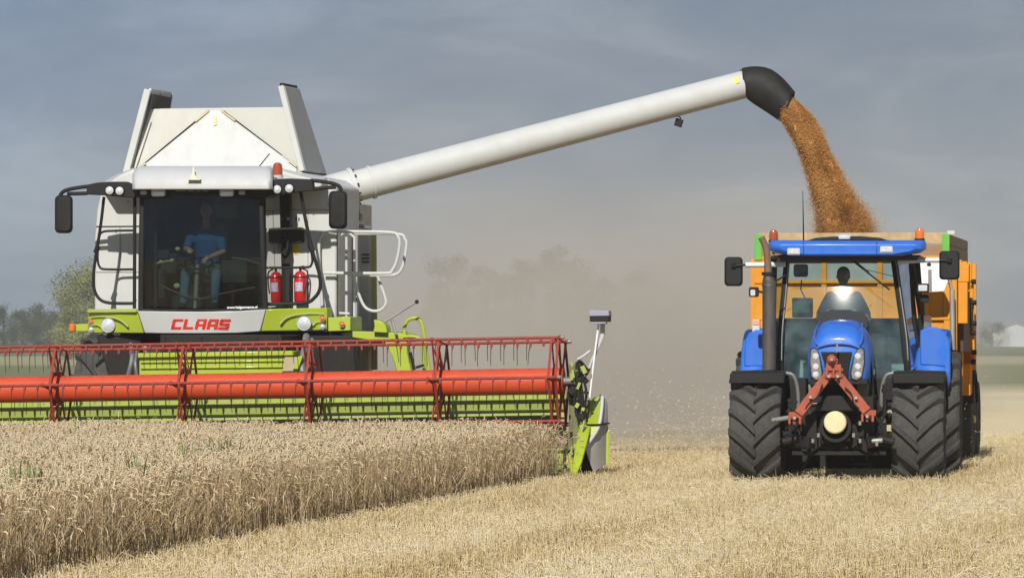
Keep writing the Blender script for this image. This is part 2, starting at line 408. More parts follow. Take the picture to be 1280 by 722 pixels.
for i, t in enumerate(spt):
    m = MB()
    offs = [(0, 1.0, 0)] if i in (0,) else [(0, 1.0, 0), (.085, .97, .02)]
    for dx, sc_, dz in offs:
        tt = t + dx - (.10 if i == len(spt) - 1 else 0)
        for b in range(6):
            a_ = PH + b * math.pi / 3
            p0 = rc0 + ax * tt + (fwd * math.cos(a_) + upv * math.sin(a_)) * .15
            p1 = rp(tt, a_, RR * sc_) + Vector((0, 0, dz * 0))
            d = (p1 - p0).normalized(); side = ax.cross(d) * .028
            m.loft([[p0 - side * 1.3 - ax * .006, p0 + side * 1.3 - ax * .006, p0 + side * 1.3 + ax * .006, p0 - side * 1.3 + ax * .006],
                    [p1 - side * .6 - ax * .006, p1 + side * .6 - ax * .006, p1 + side * .6 + ax * .006, p1 - side * .6 + ax * .006]])
            q0, q1 = rp(tt, a_, RR * sc_), rp(tt, a_ + math.pi / 3, RR * sc_)
            if i == len(spt) - 1 or dx: m.bar(q0, q1, .010, .03, up=ax)
            # cross strut between the spider and the control ring
            if dx: m.bar(rp(t, a_, RR), rp(tt, a_, RR * .97), .02, .02); m.bar(rp(t, a_, RR * .85), rp(tt, a_, RR * .3), .012, .02)
        m.lathe([(.165, -.012), (.215, -.012), (.215, .012), (.165, .012)], rc0 + ax * tt, 'x', 24)
    for b in range(6):
        a_ = PH + b * math.pi / 3; m.sph(rp(t, a_), .03, 8, 6)
    m.done('reel_spider', M_redframe, reel)
m = MB(); 
for b in range(6):
    a_ = PH + b * math.pi / 3; p = rp(tubeL + .0, a_); m.cyl(p, p + ax * .05, .024, n=8)
m.cyl(rc1, rc1 + ax * .12, .05, n=12); pieces(m, 'reel_bearing', M_grey, reel)
# ---- right end of the header: drive, divider, grey shield, steering sensor
m = MB()
for x0, y0, x1, y1, yy, th in ((711, 455, 719, 540, .15, .5), (716, 520, 728, 575, .0, .5), (718, 462, 728, 474, .05, .12), (727, 500, 738, 530, .2, .4), (704, 540, 716, 566, .25, .35), (716, 484, 722, 500, 0, .1)):
    m.plate(C.poly([(x0, y0), (x1, y0), (x1, y1), (x0, y1)], yy), (0, th, 0))
m.done('end_plate', mat('oily_dark_green_metal', (.085, .11, .02), .5, dust=.3, var=.5, scale=9), header, bevel=.008)
m = MB()
m.tube(C.poly([(720, 455), (726, 452), (729, 462), (726, 480), (728, 500), (722, 520)], .0), .022, 8, smooth=6)
m.tube(C.poly([(724, 450), (732, 458), (731, 466), (725, 464), (723, 456)], -.05), .012, 8, closed=True, smooth=5)
m.tube(C.poly([(716, 470), (722, 482), (718, 500), (724, 530)], -.05), .016, 8, smooth=6)
m.tube(C.poly([(728, 470), (733, 490), (730, 512)], -.02), .016, 8, smooth=6)
m.tube(C.poly([(712, 545), (706, 556), (712, 570), (722, 566)], -.1), .014, 8, smooth=6)
for i in range(16):
    p = A(random.uniform(712, 733), random.uniform(452, 560), random.uniform(-.08, .1)); m.box(p, (random.uniform(.03, .09), .06, random.uniform(.03, .1)), Matrix.Rotation(random.uniform(-1, 1), 3, 'Y'))
m.done('hose_bundle', M_blackmetal, header, bevel=.004)
m = MB()
for i in range(12):
    p = A(random.uniform(711, 733), random.uniform(455, 575), random.uniform(-.14, -.05)); m.box(p, (random.uniform(.02, .06), .04, random.uniform(.03, .12)), Matrix.Rotation(random.uniform(-.6, .6), 3, 'Y'))
pieces(m, 'bracket', M_limedull, header, bevel=.004)
m = MB(); c = A(703, 553, -.08); m.cyl(c + Vector((-.05, 0, 0)), c + Vector((.06, 0, 0)), .07, n=14); m.done('drive_pulley', M_grey, header)
# divider point (long lime tongue running down to a tip on the stubble)
def ring2(pts, y, th): return None
m = MB()
m.loft([C.poly([(725, 530, .05), (739, 530, .05), (739, 530, .35), (725, 530, .35)], 0), C.poly([(721, 548, -.25), (735, 548, -.25), (735, 552, .1), (721, 552, .1)], 0),
        C.poly([(716, 578, -.6), (727, 578, -.6), (727, 581, -.3), (716, 581, -.3)], 0), C.poly([(715, 596, -.85), (719, 596, -.85), (719, 597, -.78), (715, 597, -.78)], 0)])
m.loft([C.poly([(709, 566, -.25), (714, 566, -.25), (714, 568, -.1), (709, 568, -.1)], 0), C.poly([(714, 592, -.7), (719, 592, -.7), (719, 593, -.6), (714, 593, -.6)], 0)])
m.done('divider_point', M_lime, header, bevel=.012)
m = MB(); m.plate(C.poly([(740, 496.5, .75), (753, 494.5, .75), (751.5, 510, .4), (748.5, 529, .08), (733.5, 530, .05), (737, 512, .4)], .1), (0, .06, -.10))
m.plate(C.poly([(733, 531, .04), (748.5, 530.5, .06), (741, 545, -.02), (731, 557, -.05), (728, 552, -.05)], .08), (0, .3, 0))
m.done('divider_cover', M_lime, header, bevel=.012)
m = MB(); m.plate(C.poly([(733, 529.5, .03), (748.5, 529.2, .06), (760.8, 527.5, .33), (760.8, 529.3, .33), (748.5, 531.2, .06), (733, 531.4, .03)], 0), (.02, -.02, 0)); m.done('cover_seam', M_black, header)
m = MB()
m.plate(C.poly([(753, 494.5, .32), (757, 496.5, .35), (759.5, 505, .36), (760.3, 530, .36), (760.3, 552, .36), (759.5, 578, .34), (742, 590.5, .1), (737.5, 578, -.02), (731, 558, -.1), (740, 547, .0), (748.5, 532, .10), (752, 511, .22)], 0), (-.12, .6, 0.02))
m.tube(C.poly([(753, 495, .28), (752, 511, .18), (748.5, 532, .08), (740, 547, -.04), (731, 558, -.13)], 0), .025, 8, smooth=4)
m.done('side_shield', M_greypaint, header, bevel=.012, smooth=50)
m = MB(); m.plate(C.poly([(757.3, 541, .325), (760.4, 536, .345), (760.4, 577, .325), (757.6, 579.5, .305)], 0), (.012, 0, 0)); m.done('side_stripe', M_lime, header)
m = MB(); m.plate(C.poly([(727, 560), (732, 560), (741, 588), (737, 594), (726, 594)], .15), (0, .6, 0)); m.done('skid', M_blackmetal, header, bevel=.01)
m = MB()
m.tube(C.poly([(748.5, 403), (745, 430), (740, 470), (737, 497)], .12), .013, 8)
m.done('sensor_pole', M_decalwhite, header)
m = MB(); m.tube(C.poly([(753.5, 403), (753, 420), (750, 428), (741, 448), (732, 470)], .2), [.032, .03, .026, .02, .016], 10); m.tube(C.poly([(722, 449), (729, 445), (738, 438)], .15), .018, 8)
m.done('sensor_arm', M_white, header)
m = MB(); m.plate(C.poly([(737, 393), (761, 392), (761, 402), (737, 402)], .0), (0, .22, 0)); m.done("steering_sensor", M_black, header, bevel=.01)
m = MB(); m.plate(C.poly([(736, 387.5), (760.5, 388), (761.5, 394.5), (736.5, 395)], -.012), (0, .25, 0)); m.plate(C.poly([(738, 402.5), (757, 402.5), (757, 404.5), (738, 404.5)], -.01), (0, .18, 0)); m.done('sensor_hood', mat('violet_grey_plastic', (.30, .30, .38), .5), header, bevel=.006)
# ---- chassis under the cab
m = MB()
m.plate(C.poly([(150, 414), (440, 414), (440, 432), (150, 432)], 2.75), (0, 4.2, 0))
m.plate(C.poly([(200, 418), (352, 418), (352, 520), (200, 520)], 1.35), (0, 2.4, 0))
m.plate(C.poly([(120, 419), (176, 419), (176, 473), (137, 473)], 2.5), (0, .06, 0))
m.plate(C.poly([(384, 419), (440, 419), (447, 473), (384, 473)], 2.5), (0, .06, 0))
m.box((A(265, 480, 5)[0], 5.3, 1.05), (1.9, 4.2, .9))
m.bar(A(170, 480, 3.4), A(380, 478, 3.4), .3, .35)
for px in (205, 250, 320, 345): m.bar(A(px, 420, 1.33), A(px, 470, 1.33), .04, .03)
m.done('chassis', M_blackmetal, CO, bevel=.015)
cx_ = A(262, 430, 3.4)[0]
for s_ in (-1, 1): wheel(CO, (cx_ + s_ * 1.36, 3.4, .92), .93, .66, .42, rimmat=M_whiteshade)
for s_ in (-1, 1): wheel(CO, (cx_ + s_ * 1.25, 7.4, .62), .62, .42, .3, lugs=16)
# ---- front skirt: white middle, lime corners
yF = 2.2
m = MB()
def skirt(pts_top, pts_bot, y0, th):
    """strip between two edges given with px, py, ly"""
    m = MB(); n = len(pts_top)
    f = [A(*p) for p in pts_top]; g = [A(*p) for p in pts_bot]
    rows_f = [f, g]
    bmv = m
    A_ = [[p for p in f], [p for p in g], [p + Vector((0, th, 0)) for p in g], [p + Vector((0, th, 0)) for p in f]]
    # loft along the strip
    m.loft([[A_[0][i], A_[1][i], A_[2][i], A_[3][i]] for i in range(n)])
    return m
tops = [(172, 388.5, 2.25), (200, 389, 2.14), (252, 389.5, 2.08), (300, 388.5, 2.13), (332, 386.5, 2.22)]
bots = [(181, 416, 2.30), (205, 416.5, 2.2), (252, 416.5, 2.14), (296, 416, 2.2), (325, 414, 2.28)]
skirt(tops, bots, 0, .3).done('front_apron', M_white, CO, bevel=.01)
tl = [(110, 389, 2.55), (128, 388.5, 2.45), (150, 388.5, 2.34), (171, 388.6, 2.26)]; bl = [(110, 416, 2.58), (128, 416, 2.48), (155, 416, 2.38), (180, 416.2, 2.31)]
fl = skirt(tl, bl, 0, .35).done('front_corner', M_lime, CO, bevel=.012)
tr_ = [(333, 386.4, 2.23), (352, 385.6, 2.3), (380, 385, 2.42), (409, 384.5, 2.55)]; br_ = [(326, 413.8, 2.29), (350, 413.5, 2.36), (380, 413, 2.46), (409, 412.5, 2.58)]
fr_ = skirt(tr_, br_, 0, .35).done('front_corner', M_lime, CO, bevel=.012)
def swoosh(pts, par, y): 
    m = MB(); m.tube(C.poly(pts, y), .014, 6, smooth=5); m.done('pressed_ridge', M_limedull, par)
swoosh([(114, 396.5, 2.52), (128, 395.5, 2.44), (142, 397, 2.36), (152, 401, 2.32), (160, 408, 2.3)], fl, 2.4)
swoosh([(112, 407, 2.55), (122, 406, 2.48), (128, 410, 2.45)], fl, 2.4)
swoosh([(405, 392.5, 2.54), (385, 392, 2.44), (368, 394, 2.36), (357, 398, 2.32), (350, 405, 2.3)], fr_, 2.4)
swoosh([(406, 403, 2.55), (396, 402.5, 2.5), (391, 407, 2.47)], fr_, 2.4)
m = MB(); m.bar(A(110, 388.6, 2.5), A(171, 388, 2.24), .05, .05); m.done('edge_lip', M_limedull, fl, bevel=.01)
for px, py, y in ((135, 406, 2.39), (380, 403.5, 2.40)):
    h = lamp(CO, 'headlight', A(px, py, y), .085, .08, M_lens, M_whiteshade)
for px, py, y, m_ in ((113.5, 402, 2.52, M_amber), (114, 411.5, 2.53, M_lens), (403, 398, 2.5, M_amber), (403, 408, 2.51, M_lens), (427.5, 405, 2.52, M_amber)):
    lamp(CO, 'indicator_lamp', A(px, py, y), .034, .04, m_, M_whiteshade)
m = MB(); m.plate(C.poly([(410, 396.5), (438, 395.5), (438, 413), (410, 414)], 2.56), (0, .8, 0)); m.done('step_box', M_lime, CO, bevel=.01)
m = MB(); m.plate(C.poly([(90, 405), (110, 404.5), (110, 413.5), (90, 414)], 2.62), (0, .05, 0)); ma = m.done('marker_bracket', M_lime, CO, bevel=.005)
m = MB(); m.tube([A(90.5, 404.5, 2.6), A(90.5, 409, 2.6), A(90.5, 414, 2.6)], [.04, .046, .04], 12); m.done('marker_lamp', M_amber, CO, bevel=.008)
# lettering on the apron
def letter(m, ch, x0, w, y0, h, yy):
    """blocky slanted capitals; coordinates measured in photo pixels"""
    t = w * .30; th = h * .23; sl = .22
    def sy(x, y): return float(np.interp(x, [172, 200, 252, 300, 332], [2.25, 2.14, 2.08, 2.13, 2.22])) + .06 * (y - 389) / 27 - .004
    def q(ax0, ay0, ax1, ay1):
        pts = [(ax0, ay0), (ax1, ay0), (ax1, ay1), (ax0, ay1)]
        P_ = [(x0 + x + (h - y) * sl, y0 + y) for x, y in pts]
        m.plate([A(p[0], p[1], sy(*p)) for p in P_], (0, -.004, 0))
    if ch == 'C': q(1, 0, w, th); q(0, th * .5, t, h - th * .5); q(0, h - th, w - .5, h)
    if ch == 'L': q(0, 0, t, h - th); q(0, h - th, w - .5, h)
    if ch == 'A': q(1, 0, w, th); q(0, th, t, h); q(w - t, th, w, h); q(t, h * .50, w - t, h * .50 + th * .9)
    if ch == 'S': q(.5, 0, w, th); q(0, th * .5, t, h * .5); q(0, h * .39, w - .5, h * .39 + th); q(w - t - .5, h * .5, w - .5, h - th * .5); q(-.5, h - th, w - 1, h)
m = MB(); x = 213.5
for ch in 'CLAAS':
    letter(m, ch, x, 13.2, 398.6, 12.6, 2.085 + .008); x += 14.8
m.done('lettering', M_decalred, CO, smooth=0)
# ---- body behind the cab
yW = 3.4
m = MB()
P0 = [(118, 387), (118, 300), (121, 262), (126, 240), (140, 222), (165, 213), (405, 221), (421, 232), (421, 404), (118, 404)]
m.plate(C.poly(P0, yW), (0, 1.6, 0))
m.done('body_shell', M_white, CO, bevel=.03)
m = MB(); m.bar(A(120, 283, yW - .01), A(176, 282.5, yW - .01), .006, .012); m.bar(A(421.5, 290, yW - .008), A(421.5, 404, yW - .008), .012, .012)
m.bar(A(402, 290, yW - .008), A(402, 300, yW - .008), .01, .01); pieces(m, 'panel_seam', M_black, CO)
m = MB()
for x_ in (369.5, 372.8): m.plate(C.poly([(x_, 272), (x_ + 1.6, 272), (x_ + 1.6, 276), (x_, 276)], yW - .003), (0, -.004, 0))
pieces(m, 'stencil_mark', M_black, CO)
m = MB(); m.plate(C.poly([(366.5, 304), (374, 304), (374, 318), (366.5, 318)], yW - .003), (0, -.004, 0)); m.done('warning_sticker', M_yellow, CO)
m = MB()
for pts in ([(330, 262), (420, 262)], [(385, 262), (385, 404)], [(120, 340), (176, 340)], [(150, 283), (150, 340)]): m.bar(A(*pts[0], yW - .004), A(*pts[1], yW - .004), .005, .008)
pieces(m, 'panel_seam', mat('seam_grey', (.16, .16, .15), .8), CO)  # thin grey bars drawn as panel joints
m = MB()
for px, py in ((125, 290), (125, 334), (145, 290), (168, 345), (170, 375), (410, 240), (410, 256), (392, 268), (416, 268), (392, 395), (416, 395), (128, 252), (160, 252)): q = A(px, py, yW - .006); m.cyl(q, q + Vector((0, .006, 0)), .012, n=8)
pieces(m, 'panel_bolt', M_grey, CO)
# side step well and rear side panels, seen at the body's side
m = MB(); m.plate(C.poly([(424, 290), (447, 290), (447, 400), (424, 400)], 4.5), (0, .12, 0)); m.done('ladder_well', mat('well_shade_grey', (.28, .28, .28), .6), CO, bevel=.01)  # grey tone paints the shading of the recess into the plate
m = MB()
for px in (429, 440.5): m.plate(C.poly([(px - 2, 292), (px + 2, 292), (px + 2, 340), (px - 2, 340)], 4.47), (0, .03, 0))
pieces(m, 'reflector_strip', mat('dull_red_strip', (.22, .07, .07), .6), CO)
m = MB(); m.plate(C.poly([(400, 288), (462, 290), (462, 470), (400, 470)], 6.2), (0, .25, 0)); m.plate(C.poly([(180, 250), (425, 250), (425, 470), (180, 470)], 6.3), (0, 2.4, 0)); rb = m.done('rear_side_panel', mat('dusty_grey_side', (.55, .54, .47), .7, dust=.3), CO, bevel=.02)
m = MB(); m.plate(C.poly([(464, 291), (470, 292), (471.5, 462), (464, 462)], 6.22), (0, .05, 0)); m.done('rear_stripe', mat('dusty_lime_side', (.46, .48, .18), .7, dust=.3), CO, bevel=.01)
m = MB()
for i in range(3): m.plate(C.poly([(452, 317 + i * 4.5), (463, 317 + i * 4.5), (461, 319.5 + i * 4.5), (452, 319.5 + i * 4.5)], 6.195), (0, -.004, 0))
m.done('type_plate', mat('dark_grey_print', (.10, .10, .09), .7), CO)
# ---- grain tank with its raised covers
m = MB()
low = [(152, 217, 3.9), (382, 214, 3.9)]
fb = [A(157, 218, 4.0), A(170, 213, 3.88), A(262, 138, 4.25), A(276, 138, 4.25), A(372, 209, 3.88), A(382, 216, 4.0), A(400, 224, 4.1), A(398, 236, 4.1), A(150, 236, 4.1)]
m.plate([A(150, 222, 4.0), A(402, 222, 4.0), A(402, 240, 4.0), A(150, 240, 4.0)], (0, 1.2, 0))
m.done('tank_base', M_white, CO, bevel=.03)
m = MB(); m.plate([A(171, 213, 3.84), A(264, 137.5, 4.22), A(275, 137.5, 4.22), A(371, 209, 3.84), A(371, 222, 3.84), A(171, 222, 3.84)], (0, .05, 0)); m.done('tank_front_cover', M_white, CO, bevel=.012)
mc = mat('cream_panel', (.52, .52, .48), .42, dust=.15, dust_col=(.52, .45, .32), var=.04)
m = MB(); m.plate([A(160, 216, 3.93), A(182.5, 136, 4.1), A(261, 137, 4.30), A(168, 214, 3.93)], (0, .04, 0)); m.done('tank_corner_cover', mc, CO, bevel=.006)
m = MB(); m.plate([A(374, 210, 3.93), A(278, 137, 4.30), A(356, 134, 4.1), A(379, 212, 3.93)], (0, .04, 0)); m.done('tank_corner_cover', mc, CO, bevel=.006)
m = MB(); m.plate([A(187, 136, 4.36), A(352, 134, 4.36), A(352, 215, 4.2), A(187, 215, 4.2)], (0, .03, 0)); m.plate([A(196, 150, 6.3), A(352, 150, 6.3), A(380, 218, 6.3), A(170, 218, 6.3)], (0, .04, 0)); m.done('tank_inner_wall', mc, CO)
wd = MB()
for a_, b_ in ((A(171, 212.5, 3.82), A(182, 204, 3.86)), (A(244, 152, 4.12), A(261, 138.5, 4.2)), (A(371, 208.5, 3.82), A(361, 201, 3.86)), (A(277, 138.5, 4.2), A(294, 151, 4.12))): wd.bar(a_, b_, .028, .02)
pieces(wd, 'worn_edge_strip', mat('straw_yellow_wear', (.60, .52, .28), .6), CO, bevel=.006)
m = MB(); m.plate([A(266, 144, 4.175), A(270.5, 145, 4.17), A(271, 156, 4.11), A(267, 157, 4.105)], (0, .02, 0)); m.done('worn_patch', mat('straw_yellow_wear'), CO)
# side covers: leaning inwards, outer skin towards the outside, dark inside
mL = MB(); a_, b_, c_, d_ = A(161.5, 216, 3.9), A(188.5, 112, 3.9), A(214.5, 117, 5.2), A(199, 216, 6.0)
mL.plate([a_, b_, c_, d_], (-.055, 0, 0)); L1 = mL.done('tank_side_cover', M_white, CO, bevel=.008)
m = MB(); m.plate([p + Vector((.004, 0, 0)) for p in (a_ + Vector((0, .1, .1)), b_ + Vector((0, .06, -.06)), c_ + Vector((0, -.06, -.06)), d_ + Vector((0, -.1, .1)))], (.012, 0, 0)); m.done('mesh_screen', M_mesh, L1)
m = MB(); m.bar(a_ + Vector((-.04, -.01, 0)), b_ + Vector((-.04, -.01, 0)), .09, .05); m.bar(b_ + Vector((-.01, 0, .0)), c_ + Vector((-.01, 0, 0)), .035); m.bar(c_, d_, .035); m.bar(b_.lerp(c_, .5), a_.lerp(d_, .5), .03); m.done('cover_frame', M_white, L1, bevel=.006)
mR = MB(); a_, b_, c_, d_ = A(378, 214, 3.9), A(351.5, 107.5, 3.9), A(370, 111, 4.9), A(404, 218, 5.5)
mR.plate([a_, b_, c_, d_], (.05, 0, 0)); R1 = mR.done('tank_side_cover', mat('cover_shade_grey', (.36, .36, .35), .5, dust=.1, var=.04), CO, bevel=.008)  # grey puts the outer side's shade into this white cover's colour
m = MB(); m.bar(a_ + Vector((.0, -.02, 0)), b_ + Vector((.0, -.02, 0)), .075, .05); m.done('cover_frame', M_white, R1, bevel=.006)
m = MB(); m.bar(b_ + Vector((.0, 0, .02)), c_ + Vector((.0, 0, .02)), .04); m.bar(A(376, 214.5, 3.87), A(408, 219, 5.4), .02); pieces(m, 'rubber_edge', M_black, R1)
m = MB(); m.bar(A(184, 138, 3.86), A(166, 213, 3.86), .014, .02); m.box(A(167, 214, 3.86), (.05, .05, .06)); m.done('hinge_rod', M_black, L1)
m = MB(); m.plate(C.poly([(371.5, 215), (377.5, 215), (377.5, 222.5), (371.5, 222.5)], 3.83), (0, .01, 0)); m.done('round_sticker', M_yellow, CO)
m = MB(); m.tube(C.poly([(322, 211), (329, 202), (337, 192)], 3.6), .008, 6); m.box(A(322, 212, 3.6), (.05, .05, .07)); m.done('aerial', M_black, CO)
m = MB()
m.loft([C.poly([(134, 230), (150, 219), (168, 211), (176, 236), (134, 236)], 2.9), C.poly([(124, 231), (140, 221), (168, 209), (176, 236), (124, 236)], 3.45)])
m.done('roof_shoulder', M_white, CO, bevel=.03)
m = MB()
m.loft([C.poly([(336, 209), (372, 219), (402, 226), (402, 236), (336, 236)], 2.9), C.poly([(336, 206), (372, 215), (410, 222), (410, 236), (336, 236)], 3.45)])
m.done('roof_shoulder', M_white, CO, bevel=.03)
# ---- cab
cabx = lambda px, y: A(px, 300, y)[0]
m = MB()       # roof, rounded front
def roofring(y, l, r_, top, bot, rr):
    return C.poly([(l, bot), (l, top + rr), (l + rr * .3, top + rr * .35), (l + rr, top), (r_ - rr, top), (r_ - rr * .3, top + rr * .35), (r_, top + rr), (r_, bot)], y)
m.loft([roofring(2.05, 169, 336, 229, 236.5, 4), roofring(2.12, 166, 340, 219, 237, 8), roofring(2.25, 165.5, 341, 211, 237, 9), roofring(2.5, 166, 342, 207.5, 236.5, 10), roofring(3.9, 173, 351, 207.5, 236, 10)])
cab_roof = m.done('cab_roof', M_whiteshade, CO, bevel=.01, smooth=50)
m = MB(); m.plate(C.poly([(168, 237), (338, 237), (337, 244), (332, 247), (172, 247), (168, 244)], 2.28), (0, .5, 0)); m.done('roof_visor', M_black, CO, bevel=.01)
m = MB()
for i in range(16):
    if i in (5, 9, 12): continue
    x_ = 220 + i * 2.6; m.plate(C.poly([(x_, 237.8), (x_ + 1.5, 237.8), (x_ + 1.5, 239.6), (x_, 239.6)], 2.276), (0, -.004, 0))
m.done('visor_print', mat('grey_print', (.25, .26, .24), .6), CO)
for px, w_ in ((198, 9), (283.5, 9)):
    m = MB(); m.loft([C.poly(rrect(px - w_, 236.5, px + w_, 245.5, 3), 2.2), C.poly(rrect(px - w_, 236.5, px + w_, 245.5, 3), 2.3)]); wl = m.done('work_light', M_whiteshade, CO, bevel=.006)
    m = MB(); m.plate(C.poly(rrect(px - w_ + 1.5, 239.5, px + w_ - 1.5, 244.8, 2), 2.197), (0, -.012, 0)); m.done('lens', M_lens, wl, bevel=.004)
for px in (180, 303):
    m = MB(); m.plate(C.poly(rrect(px - 4, 238.5, px + 4, 243.5, 1.5), 2.27), (0, -.03, 0)); m.done('roof_lamp', mat('dim_lens', (.28, .29, .28), .2, metal=.4), CO, bevel=.004)
m = MB(); m.loft([C.poly([(238, 224, 1.98), (246, 224, 1.98), (246, 224, 2.15), (238, 224, 2.15)], 0), C.poly([(240.3, 216, 1.99), (243, 216, 1.99), (243, 216, 2.12), (240.3, 216, 2.12)], 0), C.poly([(241.2, 208.5, 2.05), (242.2, 208.5, 2.05), (242.2, 208.5, 2.09), (241.2, 208.5, 2.09)], 0)]); m.plate(C.poly([(234, 224), (250, 224), (250, 225), (234, 225)], 1.98), (0, .2, 0)); m.done('roof_fin', mat('cream_plastic', (.68, .62, .45), .5), CO)
m = MB(); m.tube([A(347, 222, 2.5), A(347, 219, 2.5)], [.075, .075], 16); bc = m.done('beacon_base', M_greypaint, CO)
m = MB(); m.lathe([(.001, 0), (.066, 0), (.066, .10), (.055, .15), (.03, .17), (.001, .172)], A(347, 219.5, 2.5), 'z', 20); m.done('beacon', M_redlens, CO)
# pillars and glass
def fr_bar(m, pts, w): 
    for a_, b_ in zip(pts[:-1], pts[1:]): m.bar(A(*a_), A(*b_), w, w)
m = MB()
m.tube([A(178, 244, 2.42), A(176.5, 320, 2.34), (A(176, 389, 2.38))], .038, 8); m.tube([A(326, 244, 2.42), A(329, 320, 2.34), A(332, 388, 2.38)], .038, 8)
m.bar(A(176, 388, 2.38), A(332, 387, 2.38), .05, .05); m.bar(A(176, 244, 2.42), A(328, 244, 2.42), .05, .05)
m.bar(A(357, 238, 3.25), A(357, 388, 3.25), .14, .14); m.bar(A(184, 238, 3.25), A(184, 388, 3.25), .12, .12)
m.bar(A(332, 388, 2.38), A(360, 384, 3.25), .06, .06); m.bar(A(330, 240, 2.42), A(358, 238, 3.25), .06, .06)
m.bar(A(335.5, 250, 2.9), A(340, 386, 2.9), .03, .03)
m.done('cab_frame', M_black, CO, bevel=.006)
m = MB(); rows = []
for j in range(9):
    v = j / 8; py = 244 + v * 144; row = []
    for i in range(13):
        u = i / 12; l = 178 - v * 2; r_ = 326 + v * 6
        px = l + (r_ - l) * u; y = 2.40 - .16 * math.sin(math.pi * u) - .05 * math.sin(math.pi * v)
        row.append(A(px, py, y))
    rows.append(row)
m.grid(rows); ws = m.done('windscreen', M_cabglass, CO, flip=False)
m = MB(); m.face([A(332, 245, 2.45), A(356, 243, 3.2), A(358, 386, 3.2), A(334, 387, 2.42)]); m.done('side_window', M_sideglass, CO)
m = MB(); m.face([A(176, 245, 2.45), A(184, 243, 3.2), A(184, 386, 3.2), A(176, 387, 2.42)]); m.done('side_window', M_sideglass, CO)
# address line on the windscreen
tx = bpy.data.curves.new('t', 'FONT'); tx.body = 'www.helgenmanns.nl'; tx.size = .075; tx.extrude = .001; tx.offset = .0015
to = bpy.data.objects.new('t', tx); COL.objects.link(to); bpy.context.view_layer.update()
me = bpy.data.meshes.new_from_object(to.evaluated_get(bpy.context.evaluated_depsgraph_get())); bpy.data.objects.remove(to)
a_, b_ = A(284, 385.5, 2.27), A(322, 385, 2.36); d_ = (b_ - a_); wdt = max(v.co.x for v in me.vertices)
Mx = Matrix.Translation(a_ + Vector((0, -.01, 0))) @ d_.to_track_quat('X', 'Z').to_matrix().to_4x4() @ Matrix.Rotation(R(90), 4, 'X') @ Matrix.Scale(d_.length / wdt, 4)
# keep upright: the text's y axis is world z
xd = d_.normalized(); zd = Vector((0, 0, 1)); yd = zd.cross(xd)
Mx = Matrix(((xd.x, zd.x, -yd.x, 0), (xd.y, zd.y, -yd.y, 0), (xd.z, zd.z, -yd.z, 0), (0, 0, 0, 1)))
Mx = Matrix.Translation(a_ + Vector((0, -.015, 0))) @ Mx @ Matrix.Scale(d_.length / wdt, 4)
me.transform(Mx); me.materials.clear(); me.materials.append(M_decalwhite)
to = bpy.data.objects.new('windscreen_lettering', me); COL.objects.link(to); to.parent = CO
# interior
m = MB()
m.plate(C.poly([(186, 246), (352, 246), (352, 388), (186, 388)], 3.34), (0, .03, 0))
m.plate([A(178, 388, 2.45), A(332, 388, 2.45), A(352, 386, 3.3), A(186, 386, 3.3)], (0, 0, -.04))
m.plate(C.poly([(186, 246), (196, 246), (196, 388), (186, 388)], 2.9), (0, .4, 0))
m.done('cab_interior', M_dark, CO)
m = MB(); m.plate(C.poly([(269, 255), (297, 255), (297, 273), (269, 273)], 3.33), (0, -.01, 0)); m.done('rear_window', mat('dim_teal_window', (.09, .19, .18), .3), CO)
m = MB(); sx = A(258, 300, 3.0)[0]; zf = A(258, 388, 3.0)[2]
m.box((sx, 3.02, zf + .42), (.52, .42, .14)); m.box((sx, 3.24, zf + .80), (.5, .12, .75)); m.box((sx, 3.05, zf + .2), (.3, .3, .38))
m.box((sx - .33, 3.0, zf + .62), (.07, .4, .06)); m.box((sx + .33, 3.0, zf + .62), (.07, .4, .06))
m.done('driver_seat', M_seat, CO, bevel=.03)
m = MB(); m.cyl((sx - .03, 2.45, zf), (sx - .02, 2.56, zf + .60), .035); st = m.done('steering_column', M_grey, CO)
m = MB(); c = Vector((sx - .02, 2.60, zf + .62)); nrm = Vector((0, -.45, 1)).normalized(); u = Vector((1, 0, 0)); v = nrm.cross(u)
m.tube([c + (u * math.cos(t) + v * math.sin(t)) * .19 for t in [2 * math.pi * i / 24 for i in range(24)]], .016, 8, closed=True)
for t in (R(90), R(210), R(330)): m.bar(c, c + (u * math.cos(t) + v * math.sin(t)) * .18, .03, .012)
m.done('steering_wheel', M_black, st)
m = MB(); m.box(A(212, 330, 3.0), (.22, .1, .28)); m.box(A(204, 318, 2.9), (.16, .05, .12)); m.box(A(205, 355, 3.1), (.1, .3, .4)); m.box(A(300, 340, 3.0), (.34, .7, .3)); m.done('control_console', M_seat, CO, bevel=.015)
m = MB()
for px, py, r_ in ((222, 311, .035), (215, 325, .03), (201, 327, .03), (221, 357, .045)): m.sph(A(px, py, 2.75), (r_, .02, r_ * .8), 8, 6)
m.tube(C.poly([(196, 329, 2.7), (208, 326, 2.7), (216, 326, 2.7)], 0), .012, 6); m.done('control_knob', mat('pale_knobs', (.55, .48, .28), .5), CO)
m = MB()
m.tube(C.poly([(200, 356, 2.5), (225, 367, 2.45), (250, 373, 2.42), (280, 366, 2.45), (318, 359, 2.5)], 0), .011, 6, smooth=5); m.tube(C.poly([(290, 322, 2.7), (305, 324, 2.7), (325, 330, 2.7)], 0), .014, 6)
m.tube(C.poly([(262, 325, 2.6), (274, 350, 2.6)], 0), .006, 6); m.done('wiper_arm', M_brownmetal, CO)
